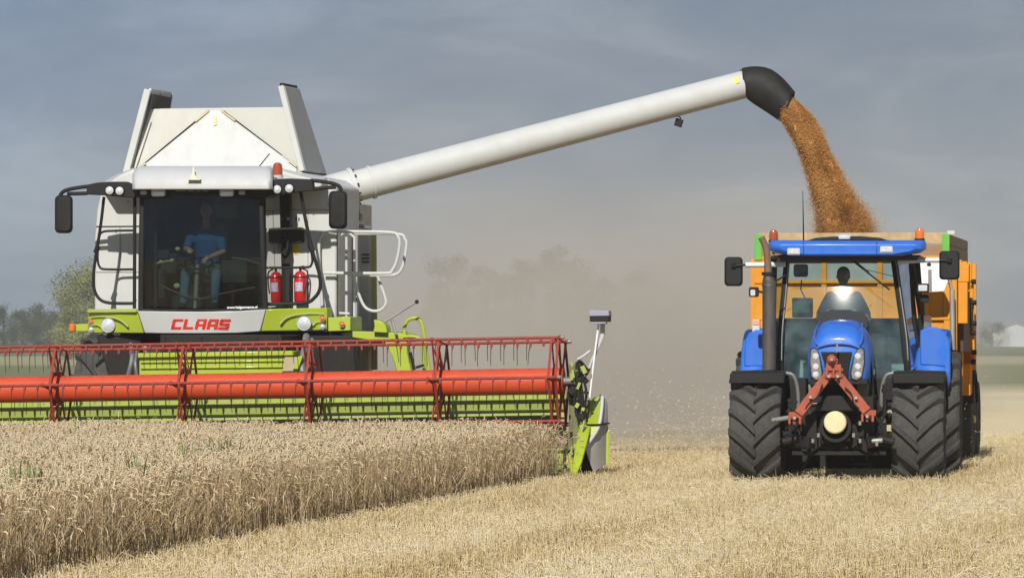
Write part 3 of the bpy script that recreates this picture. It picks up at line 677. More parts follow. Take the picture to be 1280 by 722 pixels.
# light bars and mirrors
def pl(name, pts, y, th, m_, par=CO, bv=.012, **kw):
    return MB().plate(C.poly(pts, y), (0, th, 0)).done(name, m_, par, bevel=bv, **kw)
for side in (0, 1):
    if side == 0:
        outer = [(169, 232), (158, 227), (140, 227), (122, 228), (108, 231), (108, 243), (128, 244), (150, 246), (169, 247)]
        bars = [[(110, 233), (95, 235), (82, 238), (76, 243), (75, 250)], [(110, 241.5), (95, 242), (84, 242)]]
        lamps = [(137, 238), (149.5, 238.5)]; mir = (68.5, 244, 91, 291.5)
    else:
        outer = [(323, 240), (334, 228), (346, 223.5), (362, 223), (390, 224), (392, 238), (374, 240), (350, 243), (326, 245)]
        bars = [[(388, 225.5), (404, 227), (418, 230), (425, 234), (427, 242)], [(390, 236.5), (408, 234.5), (420, 234)]]
        lamps = [(346.5, 236.5), (361.5, 235.5)]; mir = (411, 238.5, 434, 286)
    lb = MB().plate(C.poly(outer, 2.3), (0, .14, 0))
    for b_ in bars: lb.tube(C.poly(b_, 2.36), .028, 8, smooth=4)
    lb = lb.done('light_bar', M_black, CO, bevel=.02)
    for lx_, ly_ in lamps:
        ll = lamp(CO, 'work_light', A(lx_, ly_, 2.28), .056, .05)
    x0, y0, x1, y1 = mir
    mm = MB(); mm.loft([C.poly(rrect(x0 + 3, y0 + 3, x1 - 3, y1 - 3, 6), 2.22), C.poly(rrect(x0, y0, x1, y1, 6), 2.27), C.poly(rrect(x0, y0, x1, y1, 6), 2.36)])
    mm.done('mirror', M_black, CO, bevel=.008, smooth=50)
# black tube guards either side of the windscreen
g = MB(); y = 2.5
g.tube(C.poly([(130, 246), (126, 280), (119, 325), (117, 345), (118, 362), (125, 374), (138, 378.5), (168, 379)], y), .021, 8, smooth=5)
g.tube(C.poly([(168.5, 246), (168, 389)], y), .024, 8)
g.tube(C.poly([(167, 288), (140, 288.5), (128, 290), (124, 297), (122, 322), (125, 334), (134, 336.5), (167, 336.5)], y), .016, 8, smooth=4)
g.tube(C.poly([(122.3, 308), (119.5, 316)], y), .035, 8)
g.done('guard_rail', M_black, CO)
g = MB()
g.tube(C.poly([(376, 240), (382, 275), (391, 315), (399, 342), (400, 360), (393, 372), (380, 378.5), (336, 380)], y), .024, 8, smooth=5)
g.tube(C.poly([(336, 287), (360, 286), (378, 286.5), (384, 293), (390, 320), (389, 331), (381, 334), (336, 334.5)], y), .016, 8, smooth=4)
g.tube(C.poly([(387, 305), (391, 314)], y), .035, 8)
g.done('guard_rail', M_black, CO)
pl('rear_mirror', rrect(348, 284, 380, 304, 4), 3.2, .06, M_black)
m = MB(); c = A(354.5, 306, 3.1); m.tube([c + Vector((.055 * math.cos(t), 0, .11 * math.sin(t))) for t in [2 * math.pi * i / 16 for i in range(16)]], .018, 8, closed=True); m.done('round_mirror', M_black, CO)
# ---- white access railings, ladder
g = MB()
g.tube(C.poly([(403, 388), (400, 345), (398.5, 310), (401, 296), (410, 290), (440, 289.5), (488, 290.5), (497, 295), (499.5, 305), (496, 325), (490, 338), (480, 341.5), (405, 341)], 3.3), .022, 8, smooth=4)
g.done('hand_rail', M_white, CO)
g = MB()
g.tube(C.poly([(443, 292), (497, 292.5), (506, 299), (508, 307), (504, 330), (498, 341), (485, 344), (443, 343.5)], 3.75), .022, 8, smooth=4)
for px in (423.5, 433, 443): g.tube(C.poly([(px, 296), (px, 397)], 3.7), .019, 8)
g.tube(C.poly([(404, 392), (420, 391), (437, 392)], 3.5), .018, 8); g.tube(C.poly([(424, 296), (430, 291), (436, 291), (443, 297)], 3.7), .018, 8, smooth=4)
g.done('hand_rail', M_white, CO)
g = MB(); g.tube(C.poly([(441.5, 345), (448, 366), (455, 382), (464, 388), (475, 387.5), (482, 380), (481, 370), (472, 345)], 3.5), .02, 8, smooth=4); g.done('hand_rail', M_white, CO)
# ---- lime platform and supports at the right
yP = 2.7
pl('platform', [(425, 416), (440, 413.5), (500, 415.5), (506, 418), (506, 427), (482, 428), (455, 424), (430, 420)], yP, .9, M_lime)
pl('platform_leg', [(480, 426), (508, 425), (509, 440), (515, 467), (497, 467), (490, 445)], yP, .25, M_lime)
m = MB(); m.tube(C.poly([(504, 420.5), (518, 420.5), (525, 425), (528, 440), (531, 470)], yP), .022, 8, smooth=4)
m.tube(C.poly([(507, 426), (505.5, 411), (509, 401), (517, 397.5), (525, 400), (529, 412), (533, 440), (537, 470)], yP + .1), .024, 8, smooth=4); m.done('tube_guard', M_lime, CO)
pl('gearbox', [(467, 399), (478, 402), (483, 408), (484, 416), (466, 415), (468, 408)], yP - .1, .3, M_lime)
m = MB(); m.tube(C.poly([(481, 402), (521, 377)], yP - .2), .014, 8); m.tube(C.poly([(490, 400), (495, 418)], yP - .15), .02, 8); lv = m.done('lever', M_steel, CO)
m = MB(); m.sph(A(521, 377, yP - .2), .028); m.done('knob', M_black, lv)
m = MB(); m.cyl(A(520, 459, yP - .1), A(530, 456, yP - .1), .018); m.tube(C.poly([(513, 440), (518, 462)], yP - .1), .02, 8); m.done('latch', M_blackmetal, CO)
# ---- unloading spout, reaching out and slightly back over the trailer
yS0, yS1 = 5.2, 7.2
s0, s1 = A(436, 235, yS0), A(931, 105.5, yS1)
m = MB(); rad = .205; m.tube([s0, s0.lerp(s1, .5), s1], [.215, .205, .195], 32); sp = m.done('unloading_spout', M_white, CO)
dirS = (s1 - s0).normalized()
m = MB()
m.tube([s0 - dirS * .55, s0 - dirS * .2, s0 + dirS * .02], [.24, .25, .25], 24); m.tube([s0 + dirS * .02, s0 + dirS * .08], .27, 24); m.tube([s0 + dirS * .30, s0 + dirS * .34], .232, 24)
m.tube([s0.lerp(s1, .37), s0.lerp(s1, .37) + dirS * .03], .213, 32)
pieces(m, 'spout_collar', M_white, sp)
m = MB()
for i in range(12):
    t = i / 12 * 2 * math.pi; u = Vector((0, 1, 0)); v = dirS.cross(u).normalized(); u = v.cross(dirS); p = s0 + dirS * .08 + (u * math.cos(t) + v * math.sin(t)) * .25
    m.cyl(p, p + dirS * .03, .014, n=6)
    p = s1 - dirS * .015 + (u * math.cos(t) + v * math.sin(t)) * .20; m.cyl(p, p + dirS * .04, .012, n=6)
pieces(m, 'flange_bolt', M_blackmetal, sp)
rings = []
_s = [((928, 85), (934.5, 124.5)), ((941, 83), (942, 130)), ((955, 84), (952, 136.5)), ((967, 88.5), (962, 143)), ((980, 99), (971.5, 149.5)), ((993.5, 114.5), (981, 155.5))]
segs = []
for i in range(5):
    for f in (0, .25, .5, .75):
        _c = []
        for e in (0, 1):
            p0, p1, p2, p3 = [Vector(_s[max(0, min(5, q))][e]) for q in (i - 1, i, i + 1, i + 2)]
            _c.append(.5 * ((2 * p1) + (p2 - p0) * f + (2 * p0 - 5 * p1 + 4 * p2 - p3) * f * f + (3 * p1 - p0 - 3 * p2 + p3) * f ** 3))
        segs.append(_c)
segs.append(_s[-1])
depth = []
for (t_, b_) in segs:
    p, q = A(*t_, yS1), A(*b_, yS1); c = (p + q) / 2; u = (p - q) / 2; w = Vector((0, .20, 0))
    rings.append([c + u * math.cos(a_) + w * math.sin(a_) for a_ in [2 * math.pi * i / 28 for i in range(28)]])
m = MB(); m.loft(rings, caps=False)
el_ = m.done('spout_elbow', M_black, sp); so = el_.modifiers.new('solid', 'SOLIDIFY'); so.thickness = .02
m = MB(); p = s0.lerp(s1, .817); m.tube([A(836, 148, 6.9), A(842, 146, 6.9), A(849, 145, 6.9), A(851, 149, 6.9)], .012, 6); m.box(A(848.5, 153.5, 6.9), (.10, .1, .11), Matrix.Rotation(.3, 3, 'Y')); m.done('spout_lamp', M_black, sp, bevel=.01)
m = MB(); u = Vector((0, -1, 0)); c = A(918.5, 102, yS1 - .26)
m.plate([A(913, 99.5, 7.15 - .175), A(923.5, 96.5, 7.16 - .175), A(924, 103.5, 7.16 - .2), A(913.5, 106.5, 7.15 - .2)], (0, -.004, 0)); m.done('spout_sticker', M_yellow, sp)
m = MB(); m.bar(A(437, 269, 5.3), A(452, 272, 5.3), .14, .1); m.bar(A(437, 281, 5.2), A(464, 285, 5.4), .07, .05); m.bar(A(444, 258, 5.3), A(446, 272, 5.3), .1, .1); m.done('spout_hinge', M_grey, CO, bevel=.01)
# ---- fire extinguishers hanging on the body behind the cab door
for i, (px, lab) in enumerate(((375.5, 'red fire extinguisher hanging in the open beside the black cab pillar, the fuller visible one'), (347, 'red fire extinguisher half hidden behind the cab side window and black pillar'))):
    c = C.M @ A(px, 377, yW - .13); o = bpy.data.objects.new('fire_extinguisher', None); COL.objects.link(o); o.location = c; o.rotation_euler = (0, 0, -C.yaw)
    tag(o, lab, 'fire extinguisher', 'fire extinguishers on the combine')
    MB().lathe([(.001, 0), (.075, 0), (.085, .02), (.085, .34), (.06, .39), (.03, .41), (.001, .41)], (0, 0, 0), 'z', 24).done('cylinder', M_exting, o)
    MB().cyl((0, 0, .41), (0, 0, .46), .018).bar((-.02, -.02, .46), (.06, -.06, .47), .02).done('valve', M_black, o)
    MB().tube([(.03, -.02, .44), (.10, -.03, .40), (.10, -.05, .25), (.07, -.08, .12)], .011, 8, smooth=5).done('hose', M_black, o)
    mm = MB(); mm.lathe([(.086, .14), (.087, .14), (.087, .26), (.086, .26)], (0, 0, 0), 'z', 16, R(-130), R(-60)); mm.done('print_label', mat('pale_print', (.42, .38, .48), .5, var=.6, scale=40), o)
    mm = MB(); mm.tube([(.09 * math.cos(t), .09 * math.sin(t), .33) for t in [2 * math.pi * j / 20 for j in range(20)]], .006, 6, closed=True); mm.box((0, .10, .33), (.1, .05, .04)); mm.done('bracket', M_black, o)
# ================================================================== tractor
T = Rig('tractor', (3.99, 58.8, -.055), R(7)); TO = T.o; B = T.at
tag(TO, 'blue farm tractor with black front fenders and a rusty red front linkage, pulling a trailer', 'tractor')
def tp(name, pts, y, th, m_, par=TO, bv=.01, **kw): return MB().plate(T.poly(pts, y), (0, th, 0)).done(name, m_, par, bevel=bv, **kw)
xl, xr = B(947, 540, 0)[0], B(1149, 540, 0)[0]
wheel(TO, (xl, 0, .67), .68, .62, .36, lugs=15, phase=.05)
wheel(TO, (xr, 0, .67), .68, .62, .36, lugs=15, phase=.17)
xl2 = B(922, 500, 2.75)[0] + .32; xr2 = B(1202, 500, 2.75)[0] - .33
wheel(TO, (xl2, 2.75, .84), .85, .62, .48, lugs=17)
wheel(TO, (xr2, 2.75, .84), .85, .64, .48, lugs=17, phase=.1)
# front fenders: arcs above the wheels with turned-down edges
for cx, px0, px1 in ((xl, 913, 981), (xr, 1116, 1181)):
    m = MB(); Rf = .76; x0, x1 = B(px0, 460, -.3)[0], B(px1, 460, -.3)[0]
    rows = []
    for i in range(15):
        a_ = R(60 + i * 7.2); rows.append([Vector((x, -r_ * math.cos(a_), .67 + r_ * math.sin(a_))) for x, r_ in ((x0 - .015, Rf - .05), (x0, Rf), ((x0 + x1) / 2, Rf + .012), (x1, Rf), (x1 + .015, Rf - .05))])
    outer = rows
    m.grid(outer); f = m.done('front_fender', M_black, TO, smooth=60); so = f.modifiers.new('solid', 'SOLIDIFY'); so.thickness = .025
    m = MB(); m.plate([Vector((x0, -.40, 1.28)), Vector((x1, -.40, 1.28)), Vector((x1, -.40, 1.40)), Vector((x0, -.40, 1.40))], (0, .03, 0))
    m.done('fender_lip', M_black, f, bevel=.01)
    s_ = 1 if cx < 0 else -1
    xin = x1 if s_ > 0 else x0
    m = MB(); m.tube([(xin - s_ * .05, -.1, 1.40), (xin + s_ * .08, -.1, 1.38), (xin + s_ * .14, -.08, 1.22), (xin + s_ * .15, -.05, .95), (xin + s_ * .12, 0, .8)], .024, 8, smooth=5); m.done('fender_bracket', M_grey, f)
# rear fenders: blue shells around the rear tyres
for cx, s_ in ((xl2, -1), (xr2, 1)):
    if s_ < 0: x0, x1 = B(928, 430, 2.3)[0], B(962, 430, 2.3)[0]
    else: x0, x1 = B(1188, 430, 2.3)[0], B(1146, 430, 2.3)[0]
    m = MB(); rows = []
    for i in range(22):
        a_ = R(22 + i * 6.2); Rf = 1.0 + .05 * math.sin(a_)
        prof_ = [(0, -.10), (0, -.03), (.25 * 0 + .03, .015), (.10, .035), (.5, .05), (1.0, .05)]
        rows.append([Vector((x0 + (x1 - x0) * u, 2.75 - (Rf + d) * math.cos(a_), .86 + (Rf + d) * math.sin(a_))) for u, d in prof_])
    m.grid(rows); f = m.done('rear_fender', M_blue, TO, smooth=60); so = f.modifiers.new('solid', 'SOLIDIFY'); so.thickness = .03
    if s_ > 0: tp('fender_front', [(1150, 413), (1160, 408), (1172, 409), (1181, 415), (1187, 426), (1188, 440), (1188, 478), (1182, 481), (1180, 458), (1150, 456)], 1.86, .05, M_blue, f, .02)
    else: tp('fender_front', [(930, 458), (931, 425), (936, 416), (945, 412), (962, 412), (962, 458)], 1.86, .05, M_blue, f, .02)
# chassis
m = MB()
m.plate(T.poly([(1000, 495), (1092, 495), (1092, 545), (1080, 560), (1010, 560), (1000, 545)], -.75), (0, .9, 0))
m.plate(T.poly([(1010, 470), (1086, 470), (1086, 500), (1010, 500)], -.45), (0, 3.2, 0))
m.bar(B(975, 552, 0), B(1120, 552, 0), .16, .16); m.bar(B(975, 542, -.25), B(1120, 542, -.25), .06, .07)
m.box((B(1048, 560, 1)[0], 1.3, .62), (.5, 3.0, .4))
m.bar(B(985, 568, 2.6), B(1125, 568, 2.6), .34, .34)
m.plate(T.poly([(975, 545), (1010, 545), (1010, 572), (1000, 590), (975, 590)], 1.6), (0, .8, 0))
m.plate(T.poly([(1060, 560), (1085, 560), (1082, 578), (1066, 578)], .8), (0, .5, 0))
m.plate(T.poly([(978, 472), (1008, 472), (1008, 500), (990, 520), (978, 500)], .9), (0, .8, 0))
m.plate(T.poly([(1086, 472), (1118, 472), (1118, 500), (1100, 520), (1086, 500)], .9), (0, .8, 0))
m.done('chassis', M_blackmetal, TO, bevel=.015)
m = MB()
for s_, xa in ((1, 978), (-1, 1118)):
    m.tube(T.poly([(xa, 552), (xa + s_ * 18, 548), (xa + s_ * 30, 556)], -.85), [.05, .045, .04], 10)
    m.bar(B(xa + s_ * 5, 548, -.7), B(xa + s_ * 34, 553, -1.0), .05, .13)
    m.plate(T.poly([(xa + s_ * 28, 520), (xa + s_ * 42, 512), (xa + s_ * 44, 560), (xa + s_ * 34, 566), (xa + s_ * 30, 545)], -.9), (0, .08, 0))
m.bar(B(990, 566, -.8), B(1108, 566, -.8), .05, .05)
m.tube(T.poly([(1064, 578), (1088, 580)], -.3), .02, 6); m.cyl(B(1088, 574, -.3), B(1088, 586, -.3), .02, n=8)
m.done('linkage_arm', M_blackmetal, TO, bevel=.01)
m = MB()
for px, py in ((1023, 541), (1067, 541), (1075, 526), (1016, 548), (1075, 548), (1096, 552), (1012, 512), (1001, 513)): m.cyl(B(px, py, -1.0), B(px, py + 5, -1.0), .018, n=8)
m.cyl(B(966, 525, -.6), B(990, 521, -.7), .03, n=10); m.cyl(B(1085, 551, -.95), B(1103, 550, -.95), .03, n=10)
m.tube(T.poly([(1014, 504), (1066, 503)], -.8), .008, 6)
pieces(m, 'steel_pin', M_steel, TO)
m = MB()
for pts in (((1020, 540), (1026, 556), (1044, 562), (1062, 556), (1068, 540)), ((996, 535), (1004, 548), (1016, 560)), ((1094, 520), (1102, 535), (1098, 556)), ((985, 505), (992, 515), (990, 535), (984, 548)), ((1104, 480), (1106, 510), (1102, 530))):
    m.tube(T.poly(pts, -.7), .014, 8, smooth=5)
m.tube(T.poly([(1086, 440), (1090, 470), (1092, 500), (1094, 515)], -.3), .016, 8, smooth=4)
pieces(m, 'hydraulic_hose', M_blackmetal, TO); m = MB()
m.plate(T.poly([(985, 500), (1108, 500), (1108, 545), (985, 545)], .0), (0, .1, 0))
for i in range(14):
    px = random.uniform(1090, 1114); p = B(px, random.uniform(485, 545), random.uniform(-.4, .1)); m.box(p, (.06, .06, .05), Matrix.Rotation(random.uniform(-1, 1), 3, 'Y'))
for i in range(14):
    px = random.uniform(980, 1004); p = B(px, random.uniform(500, 545), random.uniform(-.4, .1)); m.box(p, (.06, .06, .05), Matrix.Rotation(random.uniform(-1, 1), 3, 'Y'))
for i in range(18):
    p = B(random.uniform(1010, 1085), random.uniform(496, 560), random.uniform(-.92, -.8)); m.box(p, (random.uniform(.04, .12), .06, random.uniform(.02, .06)), Matrix.Rotation(random.uniform(-.3, .3), 3, 'Y'))
pieces(m, 'hydraulic_block', M_blackmetal, TO, bevel=.004)
m = MB(); m.plate(T.poly([(1020, 505), (1034, 494), (1054, 494), (1068, 505), (1068, 514), (1020, 514)], -1.0), (0, .25, 0)); m.done('pto_guard', M_black, TO, bevel=.02)
m = MB(); c = B(1044, 527.5, -1.05); m.lathe([(.001, -.05), (.12, -.045), (.135, -.03), (.135, .06), (.001, .06)], c, 'y', 28); m.done('pto_cap', M_cream, TO, smooth=40)
m = MB(); m.lathe([(.15, .02), (.19, .02), (.19, .3), (.15, .3)], c + Vector((0, .03, -.05)), 'y', 28); m.done('pto_housing', M_black, TO)
m = MB(); m.plate(T.poly([(1010, 480), (1026, 482), (1022, 508), (1012, 508)], -.7), (0, .1, 0)); m.plate(T.poly([(1070, 480), (1086, 478), (1084, 506), (1074, 506)], -.7), (0, .1, 0)); m.done('side_plate', mat('dull_olive_grey_plate', (.16, .15, .12), .6), TO, bevel=.01)
# hood
def hood_ring(y, cx, hw, zb, zt, flat=.55):
    pts = []; n = 20
    c = B(cx, zb, y); t = B(cx, zt, y); r_ = abs(B(cx + hw, zb, y)[0] - c[0]); h = t[2] - c[2]
    pts.append(Vector((c[0] - r_ * .96, y, c[2])))
    for i in range(n + 1):
        a_ = math.pi - math.pi * i / n; ca, sa = math.cos(a_), math.sin(a_)
        e = .5
        pts.append(Vector((c[0] + r_ * math.copysign(abs(ca) ** .62, ca) * (1 - .16 * abs(sa) ** .9), y, c[2] + h * (.42 + .58 * abs(sa) ** .8))))
    pts.append(Vector((c[0] + r_ * .96, y, c[2])))
    return pts
m = MB()
m.loft([hood_ring(-.92, 1048, 31, 474, 424), hood_ring(-.88, 1048, 35, 476, 416), hood_ring(-.76, 1048.3, 38, 477, 409), hood_ring(-.5, 1048.8, 39.5, 478, 403), hood_ring(0, 1049.5, 40, 478, 399.5), hood_ring(1.25, 1054, 39, 476, 399)])
hood = m.done('hood', M_blue, TO, smooth=70)
tp('grille', [(1026, 439.5), (1065, 439.5), (1062, 452), (1059, 474), (1033, 474), (1030, 452)], -.965, .06, M_black, hood)
m = MB()
for i in range(9): p0, p1 = B(1029 + i * .3, 443 + i * 3.5, -.972), B(1063 - i * .4, 443 + i * 3.5, -.972); m.bar(p0, p1, .008, .006)
for i in range(7): px = 1032 + i * 4.7; m.bar(B(px, 441, -.974), B(px, 473, -.974), .006, .006)
m.done('grille_bars', M_blackmetal, hood)
hl = [[(1013.5, 437), (1017, 434.5), (1021.5, 437), (1025, 447), (1028, 466), (1026, 473), (1020, 475), (1014, 470), (1012.5, 452)], [(1079.5, 437), (1076, 434.5), (1071.5, 437), (1067, 447), (1063, 466), (1064.5, 473), (1071, 475), (1077, 471), (1080, 452)]]
for pts in hl:
    h = tp('headlight', pts, -.955, .12, M_chrome, hood, .012)
    m = MB(); cxp = sum(p[0] for p in pts) / 9
    for q in (445, 458, 468): m.lathe([(.001, -.015), (.03, -.012), (.040, 0), (.001, 0)], B(cxp, q, -.955), 'y', 12)
    pieces(m, 'reflector', M_lens, h)
    tp('lamp_shroud', [(cxp + (x - cxp) * 1.12, 455 + (y - 455) * 1.06) for x, y in pts], -.945, .1, M_blackmetal, h, .012)
m = MB(); m.sph(B(1045, 433, -.90), (.035, .02, .028)); m.done('hood_badge', M_lens, hood)
tp('air_intake', [(1020, 399), (1025, 391), (1038, 387), (1062, 387), (1080, 391), (1085, 399), (1085, 410), (1020, 410)], 1.27, .05, M_dark)
m = MB()
for s_ in (-1, 1):
    m.tube(T.poly([(1048 + s_ * 27, 431, -.93), (1048 + s_ * 30, 421, -.86), (1049 + s_ * 29, 411, -.7), (1050 + s_ * 27, 405, -.2), (1053 + s_ * 26, 403.5, 1.2)], 0), .012, 6, smooth=4)
m.tube(T.poly([(1022, 434, -.945), (1034, 430.5, -.95), (1048, 429.5, -.95), (1062, 430.5, -.95), (1073, 434, -.945)], 0), .010, 6, smooth=4)
pieces(m, 'hood_crease', mat('deep_blue_paint', (.010, .10, .46), .4, dust=.15, dust_col=(.3, .28, .24)), hood)
m = MB(); m.plate(T.poly([(1012, 474), (1085, 473), (1084, 480), (1013, 481)], -.93), (0, .4, 0)); m.done('bumper_strip', M_blackmetal, hood, bevel=.008)
# rusty A frame on the front linkage
m = MB()
for (x0, y0), (x1, y1) in (((1037, 466), (998, 517)), ((1045, 466), (1084, 514))):
    a_, b_ = B(x0, y0, -1.12), B(x1, y1, -1.22); m.bar(a_, b_, .115, .085, up=(0, 1, 0))
m.bar(B(1041, 447, -1.1), B(1037, 472, -1.12), .13, .07); m.bar(B(1044, 456, -1.1), B(1046, 470, -1.12), .14, .06)
m.sph(B(1039.5, 449, -1.16), .06); m.cyl(B(1031, 462, -1.16), B(1054, 462, -1.16), .022, n=8); m.cyl(B(1031, 470, -1.18), B(1054, 470, -1.18), .022, n=8)
for x_ in (1033.5, 1042, 1050): m.bar(B(x_, 460, -1.2), B(x_, 472, -1.2), .03, .03)
for x_, yy in ((993, 520), (1084, 517)):
    m.bar(B(x_ - 7, yy - 2, -1.2), B(x_ + 11, yy - 1, -1.2), .06, .07)
    for dx in (-6, 0, 7): m.bar(B(x_ + dx, yy, -1.22), B(x_ + dx, yy + 10, -1.22), .03, .05)
m.done('a_frame', M_rust, TO, bevel=.008)
m = MB(); m.cyl(B(1046, 440, -1.1), B(1046.5, 430, -1.1), .012)
for px, py in ((1039.5, 449), (1036, 470), (1047, 470), (993, 522), (1084, 520), (1013, 496), (1070, 497)): m.cyl(B(px, py, -1.29), B(px, py, -1.16), .02, n=8)
pieces(m, 'linkage_pin', M_steel, TO)
m = MB(); m.tube(T.poly([(1028, 480), (1022, 495), (1012, 503), (1006, 512)], -1.24), .010, 6, smooth=4); m.tube(T.poly([(1056, 484), (1064, 492), (1068, 505), (1078, 512)], -1.24), .010, 6, smooth=4); pieces(m, 'linkage_hose', M_blackmetal, TO)
# cab
yC = 1.35; yR = 2.95
m = MB()
m.plate(T.poly([(975, 318), (1140, 316), (1140, 326), (975, 327)], yC - .02), (0, .08, 0))
# front pillars, bowed outwards
m.tube(T.poly([(984, 320, yC + .34), (979, 380, yC + .17), (975, 420, yC + .02), (975, 470, yC - .05), (978, 478, yC)], 0), .04, 8, smooth=4)
m.tube(T.poly([(1117, 320, yC + .34), (1124, 370, yC + .2), (1131, 420, yC + .02), (1134, 455, yC - .05), (1134, 476, yC)], 0), .045, 8, smooth=4)
# middle and rear pillars
m.tube(T.poly([(962, 322, 2.1), (960, 400, 2.1), (961, 470, 2.1)], 0), .03, 8, smooth=4)
m.tube(T.poly([(1138, 320, 2.1), (1146, 365, 2.1), (1151, 400, 2.1), (1152, 455, 2.1)], 0), .032, 8, smooth=4)
m.tube(T.poly([(968, 322, yR), (966, 400, yR), (968, 440, yR)], 0), .04, 8); m.tube(T.poly([(1146, 322, yR), (1152, 400, yR), (1154, 440, yR)], 0), .04, 8)
m.bar(B(968, 400, yR), B(1150, 400, yR), .05, .05)
m.bar(B(978, 476, yC), B(1134, 476, yC), .06, .06)
m.bar(B(984, 320, yC + .32), B(966, 322, yR), .05, .05); m.bar(B(1117, 320, yC + .32), B(1146, 322, yR), .05, .05)
cf = m.done('cab_frame', M_black, TO, bevel=.006)
m = MB()
m.tube(T.poly([(986, 322, yC + .29), (981, 380, yC + .12), (977.5, 418, yC - .03), (977, 450, yC - .08)], 0), .008, 6, smooth=4)
m.tube(T.poly([(1119, 322, yC + .29), (1126, 370, yC + .14), (1133, 420, yC - .04), (1135, 450, yC - .08)], 0), .008, 6, smooth=4); pieces(m, 'pillar_trim', M_steel, cf)
def glass_quad(name, a_, b_, c_, d_, m_, nu=8, bow=0):
    m = MB(); rows = []
    a_, b_, c_, d_ = map(Vector, (a_, b_, c_, d_))
    for j in range(7):
        v = j / 6; l = a_.lerp(d_, v); r_ = b_.lerp(c_, v)
        rows.append([l.lerp(r_, i / nu) + Vector((0, -bow * math.sin(math.pi * i / nu) - bow * .6 * math.sin(math.pi * v), 0)) for i in range(nu + 1)])
    m.grid(rows); return m.done(name, m_, TO, flip=False)
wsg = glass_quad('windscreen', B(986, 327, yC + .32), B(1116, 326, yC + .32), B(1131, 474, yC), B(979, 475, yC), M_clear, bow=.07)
M_side = glass('tractor_side_glass', (.45, .60, .58), .7, dirt_veil=.03)
glass_quad('side_window', B(984, 327, yC + .32), B(963, 328, 2.1), B(962, 470, 2.1), B(977, 474, yC), M_side, 3)
glass_quad('side_window', B(1118, 326, yC + .32), B(1139, 326, 2.1), B(1152, 450, 2.1), B(1133, 470, yC), M_side, 3)
glass_quad('rear_quarter_window', B(963, 327, 2.1), B(968, 327, yR), B(968, 400, yR), B(961, 400, 2.1), M_side, 3)
glass_quad('rear_quarter_window', B(1139, 326, 2.1), B(1146, 327, yR), B(1152, 410, yR), B(1151, 410, 2.1), M_side, 3)
# lower cab wall, floor, firewall
m = MB()
m.plate(T.poly([(968, 402), (1152, 402), (1152, 480), (968, 480)], yR), (0, .05, 0)); m.plate([B(977, 480, yC + .05), B(1134, 480, yC + .05), B(1152, 478, yR), B(965, 478, yR)], (0, 0, -.05))
m.done('cab_floor', mat('teal_reflection_interior', (.26, .38, .36), .7), TO)  # teal tone stands in for reflections on the cab glass
# roof
def trr(y, l, r_, top, bot, rr):
    return T.poly([(l + 30, bot), (l + 7, bot - 4), (l, bot - 8), (l, top + rr), (l + rr * .35, top + rr * .3), (l + rr, top), (r_ - rr, top), (r_ - rr * .35, top + rr * .3), (r_, top + rr), (r_, bot - 8), (r_ - 7, bot - 4), (r_ - 30, bot)], y)
m = MB(); m.loft([trr(.92, 975, 1145, 305, 318, 2), trr(.98, 965, 1153, 303, 319.5, 3), trr(1.15, 960.5, 1157, 301, 320, 4), trr(2.4, 962, 1158, 300, 320, 4), trr(3.1, 966, 1156, 302, 318, 4)])
rf = m.done('cab_roof', M_blue, TO, bevel=.012, smooth=50)
m = MB(); m.plate(T.poly([(1005, 301.5), (1020, 297), (1040, 295.5), (1075, 295), (1100, 297), (1112, 301)], 1.4), (0, 1.3, 0)); m.done('roof_hatch', M_black, rf, bevel=.015)
m = MB()
for px in (1004.5, 1096): m.bar(B(px, 303, .93), B(px, 318, .93), .01, .02)
pieces(m, 'roof_seam', M_black, rf)
m = MB(); m.plate(T.poly([(972, 319), (1150, 318.5), (1146, 325), (976, 326)], 1.15), (0, 1.8, 0)); m.done('roof_lining', M_dark, rf, bevel=.01)
for px, py in ((992, 314), (1108, 311.5)):
    l = tp('roof_lamp', rrect(px - 8, py - 4, px + 8, py + 4.5, 1.5), .915, .1, M_whiteshade, rf, .006)
    tp('lens', rrect(px - 6.5, py - 2.8, px + 6.5, py + 3.2, 1), .905, .012, M_lens, l, .003)
m = MB(); m.lathe([(.001, 0), (.12, 0), (.125, .02), (.11, .05), (.06, .07), (.001, .075)], B(1056, 299, 1.5), 'z', 24); m.done('satellite_receiver', M_white, TO)
for px, y_, lens, lab in ((967, 303, M_redlens, 'dull red beacon'), (1149.5, 301, M_amber, 'bright orange beacon')):
    c = B(px, y_, 2.2); m = MB().lathe([(.001, -.02), (.065, -.02), (.065, .03), (.001, .03)], c, 'z', 20).bar(c, c + Vector((0, 0, -.15)), .03).done('beacon_base', M_black, TO)
    MB().lathe([(.001, .03), (.056, .03), (.058, .10), (.045, .145), (.02, .16), (.001, .16)], c, 'z', 20).done('beacon', lens, m, label=lab)
m = MB(); m.tube([B(1004.5, 303, 1.6), B(1003.5, 238, 1.6)], [.012, .004], 6); m.done('aerial', M_black, TO)
m = MB(); m.bar(B(1062, 322, 1.2), B(1086, 341, 1.2), .028, .03); m.tube(T.poly([(1060, 321, 1.18), (1085, 341, 1.18), (1112, 362, 1.17)], 0), .012, 6); m.tube(T.poly([(1083, 337, 1.16), (1116, 345, 1.16)], 0), .005, 6); m.done('wiper', M_black, TO)
